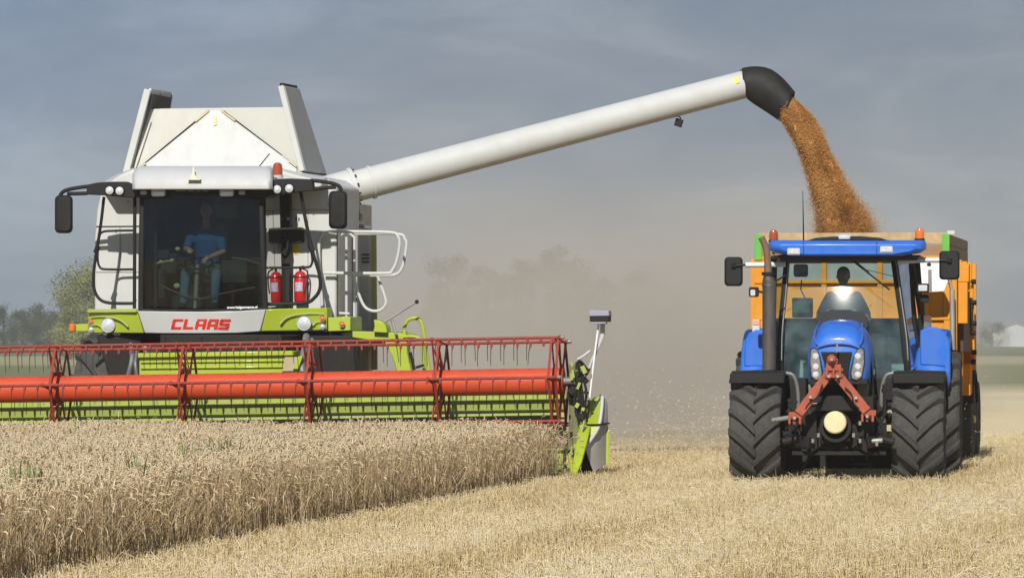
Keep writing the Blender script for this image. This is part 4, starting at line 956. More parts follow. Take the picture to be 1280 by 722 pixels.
# exhaust
m = MB(); m.tube(T.poly([(961.5, 462), (961.5, 350)], .75), .085, 20); m.tube(T.poly([(961, 358), (961, 352), (960, 345)], .75), [.09, .08, .06], 20); ex = m.done('exhaust', mat('sooty_exhaust_shield', (.055, .055, .058), .5, metal=.4, dust=.2, var=.2), TO)
m = MB(); m.tube(T.poly([(960, 356), (960, 335), (959, 320), (957, 308), (951.5, 296.5)], .75), [.07, .046, .043, .042, .042], 14, smooth=4); m.done('exhaust_pipe', M_brownmetal, ex)
m = MB(); m.tube([B(960, 340, .75), B(960, 344, .75)], .08, 16); m.tube(T.poly([(968, 352), (982, 344)], .9), .014, 6); m.done('exhaust_clamp', M_blackmetal, ex)
# mirrors with their arms
for (x0, y0, x1, y1), arm in (((905.5, 321, 928.5, 357.5), [(982, 330), (952, 331), (932, 331)]), ((1174, 313.5, 1199.5, 349.5), [(1122, 327), (1150, 325), (1174, 325)])):
    mm = MB(); mm.loft([T.poly(rrect(x0 + 2, y0 + 2, x1 - 2, y1 - 2, 5), 1.22), T.poly(rrect(x0, y0, x1, y1, 5), 1.26), T.poly(rrect(x0, y0, x1, y1, 5), 1.34)])
    mi = mm.done('mirror', M_black, TO, bevel=.006, smooth=50)
    MB().tube(T.poly(arm, 1.3), .036, 10).done('mirror_arm', M_white, mi)
    cxm = (x0 + x1) / 2 ; MB().tube(T.poly([arm[-1], (cxm, arm[-1][1] + 1)], 1.2), .014, 8).tube([B(cxm, arm[-1][1] - 2, 1.2), B(cxm, arm[-1][1] + 3, 1.2)], .028, 8).done('mirror_joint', M_black, mi)
# work lamps on the pillars, indicators on the fenders
l = tp('work_light', rrect(936, 358.5, 948, 371, 2.5), .9, .1, M_black, TO, .008); tp('lens', rrect(938, 362, 944, 369.5, 1.5), .895, .012, M_lens, l, .003)
m = MB(); m.bar(B(946, 364, .95), B(953, 365, .95), .03); m.done('lamp_bracket', M_black, l)
l = tp('work_light', rrect(1146, 354, 1161, 366, 1.5), 1.5, .1, M_black, TO, .008); tp('lens', rrect(1148, 356, 1159, 363.5, 1), 1.49, .012, M_lens, l, .003)
tp('door_mirror_bracket', rrect(1150, 368, 1161, 378, 3), 1.6, .08, M_black)
for px, py in ((945, 407), (1159, 402)):
    h = tp('fender_lamp', rrect(px - 5, py - 8, px + 5, py + 9, 2), 2.1, .08, M_whiteshade, TO, .008)
    tp('indicator_lens', rrect(px - 4.2, py - 7, px + 4.2, py - 1, 1.5), 2.09, .02, mat('pale_amber_lens', (.75, .35, .18), .2), h, .003)
    tp('position_lens', rrect(px - 4.2, py, px + 4.2, py + 8, 1.5), 2.09, .02, M_lens, h, .003)
tp('cab_step', [(1102, 476), (1116, 476), (1116, 500), (1102, 500)], .6, .3, M_blackmetal)
# interior
m = MB(); m.plate(T.poly(rrect(990, 372, 1016, 397, 2), 1.7), (0, .05, 0)); mo = m.done('monitor', M_black, TO, bevel=.006)
tp('screen', rrect(993, 376, 1012, 391, 1), 1.695, .006, mat('dark_green_glass', (.04, .08, .07), .2), mo, 0)
m = MB(); m.tube(T.poly([(1002, 350, 1.6), (1001, 362, 1.65), (1007, 374, 1.7)], 0), .01, 6); m.plate(T.poly(rrect(992, 330, 1010, 346, 3), 1.6), (0, .03, 0)); m.done('inner_mirror', mat('dull_teal_plastic', (.08, .13, .14), .4), TO, bevel=.005)
m = MB(); sxt = B(1058, 400, 2.4)[0]; zf2 = B(1058, 478, 2.2)[2]
m.box((sxt, 2.2, zf2 + .42), (.5, .5, .14)); m.box((sxt, 2.46, zf2 + .72), (.48, .12, .62)); m.box((sxt, 2.3, zf2 + .2), (.3, .3, .4)); m.done('driver_seat', M_seat, TO, bevel=.03)
m = MB(); m.box((sxt, 1.55, zf2 + .38), (.5, .22, .75)); m.box((sxt + .42, 2.3, zf2 + .4), (.2, .7, .45)); m.done('dashboard', M_dark, TO, bevel=.03)
m = MB(); c = Vector((sxt - .02, 1.80, zf2 + .84)); nrm = Vector((0, .5, 1)).normalized(); nrm = Vector((0, -.4, 1)).normalized(); u = Vector((1, 0, 0)); v = nrm.cross(u)
m.tube([c + (u * math.cos(t) + v * math.sin(t)) * .2 for t in [2 * math.pi * i / 24 for i in range(24)]], .015, 8, closed=True)
for t in (R(90), R(210), R(330)): m.bar(c, c + (u * math.cos(t) + v * math.sin(t)) * .19, .03, .012)
m.cyl(c, c - nrm * .2, .03); m.done('steering_wheel', M_black, TO)
# ================================================================== trailer
_x = (1066 - 640) / F_PX * 65.2
G = Rig('grain_trailer', (_x, 65.2, 0), R(8.6)); GO = G.o; D = G.at
tag(GO, 'orange high sided grain trailer with wooden top boards behind the tractor', 'trailer')
def gp(name, pts, y, th, m_, par=GO, bv=.008, **kw): return MB().plate(G.poly(pts, y), (0, th, 0)).done(name, m_, par, bevel=bv, **kw)
HWt = abs(D(943, 340, 0)[0]); xR = D(1189, 340, 0)[0]; xL_ = D(943.5, 340, 0)[0]; LEN = 5.2
zof = lambda py: D(1066, py, 0)[2]
z_top, z_b1, z_b2, z_or, z_low = zof(291), zof(306), zof(323), zof(350), zof(470)
def zbox(m, x0, x1, y0, y1, z0, z1): return m.box(((x0 + x1) / 2, (y0 + y1) / 2, (z0 + z1) / 2), (x1 - x0, y1 - y0, z1 - z0))
m = MB(); zbox(m, xL_ + .07, xR - .07, .02, .06, z_low, zof(352)); zbox(m, xL_, xL_ + .13, -.03, .06, z_low, z_b2); zbox(m, xR - .36, xR - .30, -.02, .05, z_low, z_b2); zbox(m, xR - .10, xR, -.03, .06, z_low, z_b2)
for px in (1030, 1100, 1150): x_ = D(px, 340, 0)[0]; zbox(m, x_ - .035, x_ + .035, -.03, .03, z_low, z_b2)
zbox(m, xL_, xR, -.05, .05, zof(354), zof(350)); zbox(m, xL_, xR, -.04, .05, zof(324), zof(320)); zbox(m, xL_, xR, -.04, .05, zof(400), zof(396))
m.done('front_wall', M_orange, GO, bevel=.006)
m = MB(); zbox(m, xL_ + .1, xR - .1, .045, .055, zof(350), z_b2); m.done('mesh_window', M_panelgrey, GO)
m = MB(); zbox(m, xL_ + .05, xR - .05, -.03, .02, z_b1 + .005, z_top); m.done('top_board', M_wood, GO, bevel=.006)
m = MB(); zbox(m, xL_ + .05, xR - .05, -.02, .025, z_b2, z_b1 - .005); m.done('lower_board', mat('brown_plank', (.30, .17, .09), .8, dust=.2, var=.25), GO, bevel=.006)
for x_, w_ in ((xL_ + .05, .05), (xR - .07, .05)):
    m = MB(); zbox(m, x_ - w_, x_ + w_, -.05, -.0325, zof(325), z_top - .02); m.done('corner_post', M_green, GO, bevel=.006)
# side walls with ribs, posts and hinges
for s_, X in ((-1, xL_), (1, xR)):
    m = MB(); zbox(m, X - (.02 if s_ > 0 else 0), X + (0 if s_ > 0 else .02), .07, LEN, 1.15, z_b2)
    for yy in (.1, 1.3, 2.5, 3.7, 4.9): zbox(m, X - .02 if s_ > 0 else X - .07, X + .07 if s_ > 0 else X + .02, yy, yy + .12, 1.0, z_b2)
    m.done('side_wall', M_orange, GO, bevel=.006)
    m = MB(); Xb = X - s_ * .06; zbox(m, Xb - .03, Xb + .03, .03, LEN - .6, z_b2 + .003, z_b1 - .004); zbox(m, Xb - .03, Xb + .03, .03, LEN - .6, z_b1, z_top - .02); m.done('side_board', mat('grey_brown_plank', (.22, .17, .12), .85, dust=.2, var=.3, scale=4), GO, bevel=.006)
m = MB(); zbox(m, xL_, xR, LEN, LEN + .05, 1.15, z_b2); m.done('tailgate', M_orange, GO)
m = MB(); zbox(m, xL_ + .02, xR - .02, .06, LEN, 1.05, 1.15); m.done('trailer_floor', M_grey, GO)
m = MB(); zbox(m, xR + .004, xR + .20, .35, .45, zof(404), zof(328)); zbox(m, xR + .004, xR + .10, 1.0, 1.12, zof(480), zof(328)); zbox(m, xR + .004, xR + .22, .34, .62, zof(352), zof(330))
zbox(m, xR + .004, xR + .14, 2.5, 2.6, zof(495), zof(335)); pieces(m, 'side_post', M_orange, GO, bevel=.008)
m = MB(); zbox(m, xR + .01, xR + .13, .7, 2.2, zof(440), zof(362)); m.done('dark_gap_box', mat('dark_red_brown_recess', (.07, .03, .015), .7), GO, bevel=.01)  # added box, coloured dark to stand for the gaps in the trailer side
gp('side_flap', [(1197, 327), (1207, 330), (1213, 352), (1213, 362), (1197, 364)], .5, .08, M_orange)
gp('side_rail', [(1211, 350), (1217, 356), (1218.5, 455), (1212, 458)], 2.4, .1, M_orange)
gp('side_rail', [(1201, 455), (1213, 455), (1213, 494), (1203, 494)], 1.6, .1, M_orange)
m = MB()
for px, py in ((1217, 352), (1218, 378), (1218, 404), (1217, 416), (1218, 440), (1217, 452)): m.box(D(px, py, 2.35), (.06, .08, .07)); m.cyl(D(px - 4, py, 2.3), D(px + 2, py, 2.3), .018, n=8)
m.bar(D(1214, 372, 2.33), D(1215, 412, 2.33), .04, .05); pieces(m, 'hinge', M_blackmetal, GO, bevel=.006)
m = MB(); m.cyl(D(1190, 362, -.12), D(1191, 458, -.12), .035, n=12); m.cyl(D(1186, 345, -.12), D(1190, 362, -.12), .02, n=10); m.done('support_rod', M_steel, GO)
m = MB(); m.box(D(1189, 290.5, .05), (.10, .1, .05)); m.done('roof_roll_end', M_white, GO)
# white plate with a grey strip on the front wall
wp = gp('marker_plate', [(1150, 326), (1172, 324), (1179, 338), (1185, 352), (1180, 364), (1147, 366), (1146, 350)], -.55, .02, M_decalwhite)
gp('plate_strip', [(1160, 337), (1164.5, 336.5), (1165, 364), (1160.5, 364)], -.556, .005, M_grey, wp, 0)
gp('plate_hole', rrect(1158.5, 328.5, 1164, 332.5, 1.8), -.556, .005, M_black, wp, 0)
m = MB(); m.bar(D(1160, 350, -.52), D(1160, 350, .0), .05); m.done('plate_bracket', M_blackmetal, wp)
m = MB(); m.bar((0, -2.2, .55), (-.5, .6, .95), .14, .16); m.bar((0, -2.2, .55), (.5, .6, .95), .14, .16); m.box((0, 2.8, .9), (1.0, 4.6, .2)); m.bar((-1.1, 3.2, .62), (1.1, 3.2, .62), .14); m.bar((-1.1, 4.6, .62), (1.1, 4.6, .62), .14); m.box((0, -2.3, .55), (.12, .2, .1)); m.done('drawbar_frame', M_blackmetal, GO, bevel=.01)
for yy in (3.2, 4.55):
    for s_ in (-1, 1):
        cx = (xR + .10 if s_ > 0 else xL_ + -.02) - s_ * .22
        wheel(GO, (cx, yy, .63), .63, .50, .30, rimmat=M_yellow if yy < 4 else M_whiteshade, tread=False)
for s_ in (-1, 1):
    X = xR if s_ > 0 else xL_
    MB().lathe([(.68, -.28), (.70, -.28), (.70, .28), (.68, .28)], (X - s_ * .12, 3.2, .63), 'x', 20, R(20), R(160)).done('mudguard', M_blackmetal, GO)
m = MB(); m.lathe([(.001, 0), (.05, 0), (.05, .03), (.001, .03)], (xR + .13, 3.2, .63), 'x', 12); m.done('wheel_nut_cap', M_yellow, GO)
# ================================================================== people
def person(name, rig, hip, label, cat, shirt, hands, feet, lean=.05, head_turn=0, head_fwd=0., tall=1.0):
    """seated figure facing -y: hip = middle of the pelvis; hands, feet = local points (left picture side first)"""
    hip = Vector(hip); u = Vector((0, 0, 1)); body = MB(); cl = MB(); tr = MB(); hr = MB(); sh = MB()
    chest = hip + Vector((0, -lean, .34)); neck = hip + Vector((0, -lean * 1.5, .53)); head = neck + Vector((0, -.03 - head_fwd, .20))
    def chain(m, pts, rs, n=12):
        m.tube(pts, rs, n, smooth=0)
        for p, r_ in zip(pts, rs): m.sph(p, r_ * .995, 10, 8)
    # torso
    def ell(m, secs, pad=0):
        m.loft([[p + Vector(((a_ + pad) * math.cos(t), (b_ + pad) * math.sin(t), 0)) for t in [2 * math.pi * i / 18 for i in range(18)]] for p, a_, b_ in secs])
    secs = [(hip + Vector((0, 0, -.10)), .14, .10), (hip, .17, .125), (hip + Vector((0, -lean * .4, .16)), .15, .11), (chest, .185, .12), (chest + Vector((0, -lean * .2, .12)), .175, .105), (neck + Vector((0, 0, -.02)), .075, .07)]
    ell(body, secs); ell(cl, secs[1:], .012)
    chain(body, [neck - u * .04, neck + u * .10], [.06, .055])
    # head with a face
    body.sph(head, (.078, .095, .115), 16, 12); body.sph(head + Vector((0, -.03, -.06)), (.055, .06, .05)); body.sph(head + Vector((0, -.098, -.012)), (.014, .022, .022), 8, 6)
    body.sph(head + Vector((0, -.083, -.055)), (.026, .012, .008), 8, 6)
    for s_ in (-1, 1): body.sph(head + Vector((s_ * .078, .01, -.005)), (.012, .022, .03), 8, 6); body.sph(head + Vector((s_ * .03, -.082, .018)), (.016, .01, .009), 8, 6)
    hr.sph(head + Vector((0, .032, .035)), (.084, .088, .09), 16, 10)
    for s_, hand in ((-1, hands[0]), (1, hands[1])):
        shd = neck + Vector((s_ * .185, .02, -.07)); hand = Vector(hand); d = hand - shd; L = d.length; ua, fa = .29, .27
        L_ = min(L, ua + fa - .005); k_ = (ua ** 2 - fa ** 2 + L_ ** 2) / (2 * L_); h_ = math.sqrt(max(0, ua ** 2 - k_ ** 2)); dn = d.normalized()
        off = (Vector((s_ * .55, .15, -1)) - dn * dn.dot(Vector((s_ * .55, .15, -1)))).normalized(); el = shd + dn * k_ + off * h_
        hand = shd + dn * L_
        chain(body, [shd, shd.lerp(el, .5), el, el.lerp(hand, .5), hand], [.055, .05, .042, .038, .027])
        chain(cl, [shd + Vector((-s_ * .02, 0, .01)), shd.lerp(el, .4), shd.lerp(el, .8)], [.072, .064, .06])
        f = (hand - el).normalized(); sd_ = Vector((s_, 0, 0)); sd_ = (sd_ - f * f.dot(sd_)).normalized(); dn_ = f.cross(sd_); dn_ = dn_ if dn_.z < 0 else -dn_
        chain(body, [hand, hand + f * .05], [.03, .034], 10)
        for q, ln in ((-.026, .065), (-.009, .075), (.009, .072), (.026, .058)):
            b0 = hand + f * .065 + sd_ * q; b1 = b0 + f * ln * .5 + dn_ * .01; b2 = b1 + f * ln * .15 + dn_ * ln * .45
            chain(body, [b0, b1, b2], [.0105, .0095, .0085], 6)
        b0 = hand + f * .03 - sd_ * .03; b1 = b0 + f * .03 - sd_ * .02 + dn_ * .01; chain(body, [b0, b1, b1 + f * .025 + dn_ * .015], [.012, .011, .009], 6)
    for s_, foot in ((-1, feet[0]), (1, feet[1])):
        hj = hip + Vector((s_ * .10, -.02, -.03)); foot = Vector(foot); d = foot - hj; th, shn = .43, .42; L = min(d.length, th + shn - .01)
        dn = d.normalized(); k_ = (th ** 2 - shn ** 2 + L ** 2) / (2 * L); h_ = math.sqrt(max(0, th ** 2 - k_ ** 2)); w_ = Vector((s_ * .35, -1, 1)); off = (w_ - dn * dn.dot(w_)).normalized()
        kn = hj + dn * k_ + off * h_; foot = hj + dn * L
        chain(body, [hj, kn, foot], [.08, .052, .036]); chain(tr, [hj, hj.lerp(kn, .5), kn, kn.lerp(foot, .5), foot + (kn - foot) * .06], [.098, .088, .070, .062, .056])
        body.sph(foot + Vector((0, -.06, -.03)), (.035, .09, .028)); sh.sph(foot + Vector((0, -.07, -.035)), (.05, .14, .045)); sh.sph(foot + Vector((0, .01, -.0)), (.048, .055, .06))
    ell(tr, [(hip + Vector((0, 0, -.12)), .15, .12), (hip + Vector((0, 0, .0)), .185, .14), (hip + Vector((0, 0, .05)), .178, .135)])
    o = body.done('person', M_skin, None)
    o.location = rig.O; o.rotation_euler = (0, 0, -rig.yaw); tag(o, label, cat)
    parts = [o, cl.done('shirt', shirt, o), tr.done('trousers', M_jeans, o), hr.done('hair', M_hair, o), sh.done('shoes', M_shoe, o)]
    for q in parts[:3]:
        r_ = q.modifiers.new('blend', 'REMESH'); r_.mode = 'VOXEL'; r_.voxel_size = .007 if q is o else .012; r_.use_smooth_shade = True
        s2 = q.modifiers.new('soft', 'SMOOTH'); s2.iterations = 3 if q is o else 5; s2.factor = .5
    return o
zseat = zf + .49
person('person', C, (sx, 3.08, zseat + .10), 'driver in blue shirt and jeans seated in the combine cab', 'person', M_shirt,
       [A(236, 312, 2.62), (sx + .10, 2.72, zf + .70)], [(sx - .20, 2.52, zf + .09), (sx + .22, 2.52, zf + .09)])
person('person', T, (sxt - .02, 2.22, zf2 + .62), 'tractor driver in a faded blue shirt behind the bright windscreen reflection', 'person', M_shirt2,
       [(sxt - .22, 1.86, zf2 + .88), (sxt + .15, 1.88, zf2 + .88)], [(sxt - .15, 1.75, zf2 + .09), (sxt + .15, 1.75, zf2 + .09)], lean=.1)
# ================================================================== grain
def np_mesh(name, V, Fq, m, tones=None, smooth=False, tris=False):
    me = bpy.data.meshes.new(name); k_ = Fq.shape[1]
    me.vertices.add(len(V)); me.vertices.foreach_set('co', V.astype(np.float32).ravel())
    me.loops.add(Fq.size); me.loops.foreach_set('vertex_index', Fq.astype(np.int32).ravel())
    me.polygons.add(len(Fq)); me.polygons.foreach_set('loop_start', np.arange(0, Fq.size, k_, dtype=np.int32))
    if smooth: me.polygons.foreach_set('use_smooth', np.ones(len(Fq), bool))
    me.update(calc_edges=True)
    if tones is not None:
        at = me.attributes.new('tone', 'FLOAT', 'POINT'); at.data.foreach_set('value', tones.astype(np.float32))
    me.materials.append(m); o = bpy.data.objects.new(name, me); COL.objects.link(o); return o
def tone_mat(name, stops, rough=.7, trans=0., spec=.3):
    m = bpy.data.materials.new(name); m.use_nodes = True; t = m.node_tree; b = t.nodes['Principled BSDF']
    a = _n(t, 'ShaderNodeAttribute', attribute_name='tone'); r = ramp(t, stops, a.outputs['Fac'])
    t.links.new(r.outputs[0], b.inputs['Base Color']); b.inputs['Roughness'].default_value = rough; b.inputs['Specular IOR Level'].default_value = spec
    if trans:
        tl = _n(t, 'ShaderNodeBsdfTranslucent'); mx_ = _n(t, 'ShaderNodeMixShader'); mx_.inputs[0].default_value = trans
        t.links.new(r.outputs[0], tl.inputs[0]); t.links.new(b.outputs[0], mx_.inputs[1]); t.links.new(tl.outputs[0], mx_.inputs[2])
        t.links.new(mx_.outputs[0], t.nodes['Material Output'].inputs[0])
    return m
# stream from the spout mouth into the trailer: a clumpy core with loose kernels around it
yS = 7.15
path = [(974, 121, 14, 7.15), (987, 136, 18, 7.15), (999, 152, 20, 7.1), (1010, 170, 20, 7.0), (1019, 193, 18, 6.95), (1027, 216, 19.5, 6.9), (1036, 238, 22, 6.85), (1046, 260, 27, 6.8), (1053, 282, 30, 6.8), (1056, 300, 34, 6.8), (1058, 325, 36, 6.8)]
pts = [C.M @ A(x, y, d) for x, y, r_, d in path]; rad_ = [r_ / F_PX * p.y for (x, y, r_, d), p in zip(path, pts)]
def stream_at(t):
    t = np.clip(t, 0, len(pts) - 1.001); i = t.astype(int); f = (t - i)[:, None]
    P_ = np.array([list(p) for p in pts]); Rr_ = np.array(rad_)
    return P_[i] * (1 - f) + P_[i + 1] * f, Rr_[i] * (1 - f[:, 0]) + Rr_[i + 1] * f[:, 0]
M_grain = tone_mat('grain_kernels', [(0, (.20, .08, .018)), (.5, (.52, .25, .07)), (1, (.72, .41, .15))], .6)
m = MB(); rings = []; nR = 110; nS = 40
tt = np.linspace(0, len(pts) - 1.01, nR); cc, rr = stream_at(tt)
for j in range(nR):
    ring = []
    for i in range(nS):
        a_ = 2 * math.pi * i / nS
        n_ = noise.fractal(Vector((math.cos(a_) * 1.3, math.sin(a_) * 1.3, cc[j][2] * 2.2)), .8, 2.1, 5) + .55 * noise.noise(Vector((math.cos(a_) * 4, math.sin(a_) * 4, cc[j][2] * 9)))
        r_ = rr[j] * (.72 + .44 * n_ * min(1, max(.12, (tt[j] - .6) / 2.5)))
        ring.append((cc[j][0] + r_ * math.cos(a_), cc[j][1] + r_ * math.sin(a_) * .9, cc[j][2] + (r_ * math.cos(a_) * .25)))
    rings.append(ring)
m.loft(rings)
core = m.done('falling_grain', mat('grain_mass', (.46, .22, .06), .9, var=.35, scale=9, bump=.6, bscale=90), None, smooth=60); tag(core, 'brown grain pouring from the black spout end down into the trailer', 'grain', kind='stuff')
def kernels(P_, size, tone, name, par=None):
    n = len(P_); base = np.array([[1, 0, 0], [-.5, .87, 0], [-.5, -.87, 0], [0, 0, 1.6], [0, 0, -1.6]]) * 1.0
    q = RNG.normal(size=(n, 4)); q /= np.linalg.norm(q, axis=1)[:, None]; w, x, y, z = q.T
    Rm = np.stack([1 - 2 * (y * y + z * z), 2 * (x * y - w * z), 2 * (x * z + w * y), 2 * (x * y + w * z), 1 - 2 * (x * x + z * z), 2 * (y * z - w * x), 2 * (x * z - w * y), 2 * (y * z + w * x), 1 - 2 * (x * x + y * y)], 1).reshape(n, 3, 3)
    V = np.einsum('nij,kj->nki', Rm, base) * size[:, None, None] + P_[:, None, :]
    F = np.array([[0, 1, 3], [1, 2, 3], [2, 0, 3], [1, 0, 4], [2, 1, 4], [0, 2, 4]]); Fq = (F[None] + 5 * np.arange(n)[:, None, None]).reshape(-1, 3)
    return np_mesh(name, V.reshape(-1, 3), Fq, M_grain, np.repeat(tone, 5))
n = 110000; t = RNG.uniform(0, 1, n) ** .8 * (len(pts) - 1.2); c_, r_ = stream_at(t); a_ = RNG.uniform(0, 2 * math.pi, n)
ph = np.array([noise.noise(Vector((math.cos(a) * 1.2, math.sin(a) * 1.2, z * 2.2))) for a, z in zip(a_, c_[:, 2])])
rho = r_ * (.78 + .44 * ph * np.clip((t - .6) / 2.5, .12, 1) + np.abs(RNG.normal(0, .12, n)) ** 1.3 * 1.6 * (.3 + t / 5)); rho = np.where(t < 1.2, np.minimum(rho, r_ * .9), rho)
P_ = c_ + np.stack([rho * np.cos(a_), rho * np.sin(a_) * .9, rho * np.cos(a_) * .25 + RNG.normal(0, .01, n)], 1)
kn = kernels(P_, RNG.uniform(.0035, .0065, n), np.clip(RNG.normal(.5, .2, n) + ph * .45, 0, 1), 'loose_kernels'); kn.parent = core; kn['kind'] = 'stuff'
# heap inside the trailer
m = MB(); rows = []
for j in range(41):
    row = []
    for i in range(31):
        x = xL_ + .1 + (xR - xL_ - .2) * i / 30; y = .1 + (LEN - .2) * j / 40
        q = G.I @ Vector(pts[-1]); d = math.hypot(x - q.x, (y - q.y) * .8)
        row.append((x, y, 1.9 + max(0, 1.0 - d * .55) + .06 * noise.noise(Vector((x * 2, y * 2, 0)))))
    rows.append(row)
m.grid(rows); heap = m.done('grain_heap', mat('grain_mass'), None); tag(heap, 'heap of brown grain inside the orange trailer', 'grain', kind='stuff')
heap.location = G.O; heap.rotation_euler = (0, 0, -G.yaw)

# ================================================================== ground
gm = bpy.data.materials.new('stubble_ground'); gm.use_nodes = True; t = gm.node_tree; b = t.nodes['Principled BSDF']; b.inputs['Roughness'].default_value = .95; b.inputs['Specular IOR Level'].default_value = .1
co = _n(t, 'ShaderNodeNewGeometry'); sp_ = _n(t, 'ShaderNodeSeparateXYZ'); t.links.new(co.outputs['Position'], sp_.inputs[0])
n1 = _n(t, 'ShaderNodeTexNoise'); n1.inputs['Scale'].default_value = 14; n1.inputs['Detail'].default_value = 8; n1.inputs['Roughness'].default_value = .8; t.links.new(co.outputs['Position'], n1.inputs[0])
r1 = ramp(t, [(.32, (.20, .135, .06)), (.5, (.50, .38, .20)), (.68, (.72, .58, .34))], n1.outputs[0])
n2 = _n(t, 'ShaderNodeTexNoise'); n2.inputs['Scale'].default_value = .02; n2.inputs['Detail'].default_value = 4; t.links.new(co.outputs['Position'], n2.inputs[0])
ad = _n(t, 'ShaderNodeMath', operation='MULTIPLY_ADD'); ad.inputs[1].default_value = 120; t.links.new(n2.outputs[0], ad.inputs[0]); t.links.new(sp_.outputs[1], ad.inputs[2])
mr_ = _n(t, 'ShaderNodeMapRange'); mr_.inputs[1].default_value = 60; mr_.inputs[2].default_value = 1060; t.links.new(ad.outputs[0], mr_.inputs[0])
r2 = ramp(t, [(0, (.74, .60, .36)), (.155, (.70, .57, .35)), (.185, (.17, .18, .08)), (.33, (.18, .19, .09)), (.37, (.34, .31, .18)), (.50, (.32, .30, .17)), (.56, (.13, .15, .07)), (1, (.13, .15, .08))], mr_.outputs[0])
sw = _n(t, 'ShaderNodeMapRange'); sw.inputs[1].default_value = 76; sw.inputs[2].default_value = 88; t.links.new(sp_.outputs[1], sw.inputs[0])
mx_ = _n(t, 'ShaderNodeMix', data_type='RGBA'); t.links.new(sw.outputs[0], mx_.inputs[0]); t.links.new(r1.outputs[0], mx_.inputs[6]); t.links.new(r2.outputs[0], mx_.inputs[7]); t.links.new(mx_.outputs[2], b.inputs['Base Color'])
bp = _n(t, 'ShaderNodeBump'); bp.inputs['Strength'].default_value = .6; bp.inputs['Distance'].default_value = .03; t.links.new(n1.outputs[0], bp.inputs['Height']); t.links.new(bp.outputs[0], b.inputs['Normal'])
m = MB(); rows = []
ys = [-20, 10] + list(np.arange(20, 90, 1.0)) + [100, 130, 200, 400, 900, 2500]; xs = [-1500, -300, -60] + list(np.arange(-20, 21, 1.0)) + [60, 300, 1500]
for y in ys: rows.append([(x, y, .02 * noise.noise(Vector((x * .4, y * .4, 0))) if abs(x) < 21 and 20 <= y < 90 else 0) for x in xs])
m.grid(rows); tag(m.done('ground', gm, None, flip=False), None, None, kind='structure')

# ================================================================== standing wheat (uncountable)
M_wheat = tone_mat('ripe_wheat', [(0, (.26, .17, .08)), (.25, (.48, .35, .19)), (.6, (.72, .575, .36)), (1, (.86, .74, .52))], .6, .22)
Cm = np.array(C.M)[:3, :3]; Co = np.array(list(C.O))
def wheat_pts(dens, test, x0, x1, y0, y1):
    n = int((x1 - x0) * (y1 - y0) * dens); P_ = np.stack([RNG.uniform(x0, x1, n), RNG.uniform(y0, y1, n), np.zeros(n)], 1)
    Wd = P_ @ Cm.T + Co; k_ = test(P_, Wd); return P_[k_], Wd[k_]
def inview(P_, Wd): return (Wd[:, 0] > -.1067 * Wd[:, 1] - .9) & (Wd[:, 1] > 16)
Lp, Wp = wheat_pts(620, inview, -10.5, .02, -42, -.28)
edge = Lp[:, 0] + .16 * np.sin(Lp[:, 1] * 1.7) + .08 * np.sin(Lp[:, 1] * 5.1) + RNG.normal(0, .05, len(Lp)) + .05; gap = np.array([noise.noise(Vector((x * 3.5, y * 3.5, 2))) for x, y in Lp[:, :2]]); kk = (edge < .0) & ~((Lp[:, 0] > -.8) & (gap < -.12) & (RNG.uniform(size=len(Lp)) < .8)); Lp, Wp = Lp[kk], Wp[kk]
n = len(Wp); print('wheat stalks', n)
big = np.array([noise.noise(Vector((x * .35, y * .35, 3))) for x, y, _ in Wp]); fine = np.array([noise.noise(Vector((x * 1.7, y * 1.7, 9))) for x, y, _ in Wp])
H = .66 + .05 * big + .05 * fine + RNG.normal(0, .035, n); H = np.clip(H, .45, .86); H = np.where((Lp[:, 0] > -.5) & (RNG.uniform(size=n) < .35), H * RNG.uniform(.6, 1, n), H)
H = np.where(Lp[:, 1] > -1.0, H * .97, H)
ph = RNG.uniform(0, 2 * math.pi, n) * .55 + 1.2 * big + RNG.choice([0, math.pi], n, p=[.6, .4]); dx, dy = np.cos(ph), np.sin(ph)
# a few stalks flop outwards from the cut edge
out = (Lp[:, 0] > -.35) & (RNG.uniform(size=n) < .16); lean = RNG.uniform(.02, .12, n); lean[out] += RNG.uniform(.1, .35, out.sum())
dirx, diry = dx.copy(), dy.copy(); dirx[out] = np.cos(RNG.normal(0, .9, out.sum())); diry[out] = -abs(np.sin(RNG.normal(0, .9, out.sum())))
H[out] *= .88

sfr = np.array([0, .4, .75, .97]); spine = []
for s_ in sfr: spine.append(np.stack([Wp[:, 0] + dirx * lean * s_ ** 1.8, Wp[:, 1] + diry * lean * s_ ** 1.8, H * s_], 1))
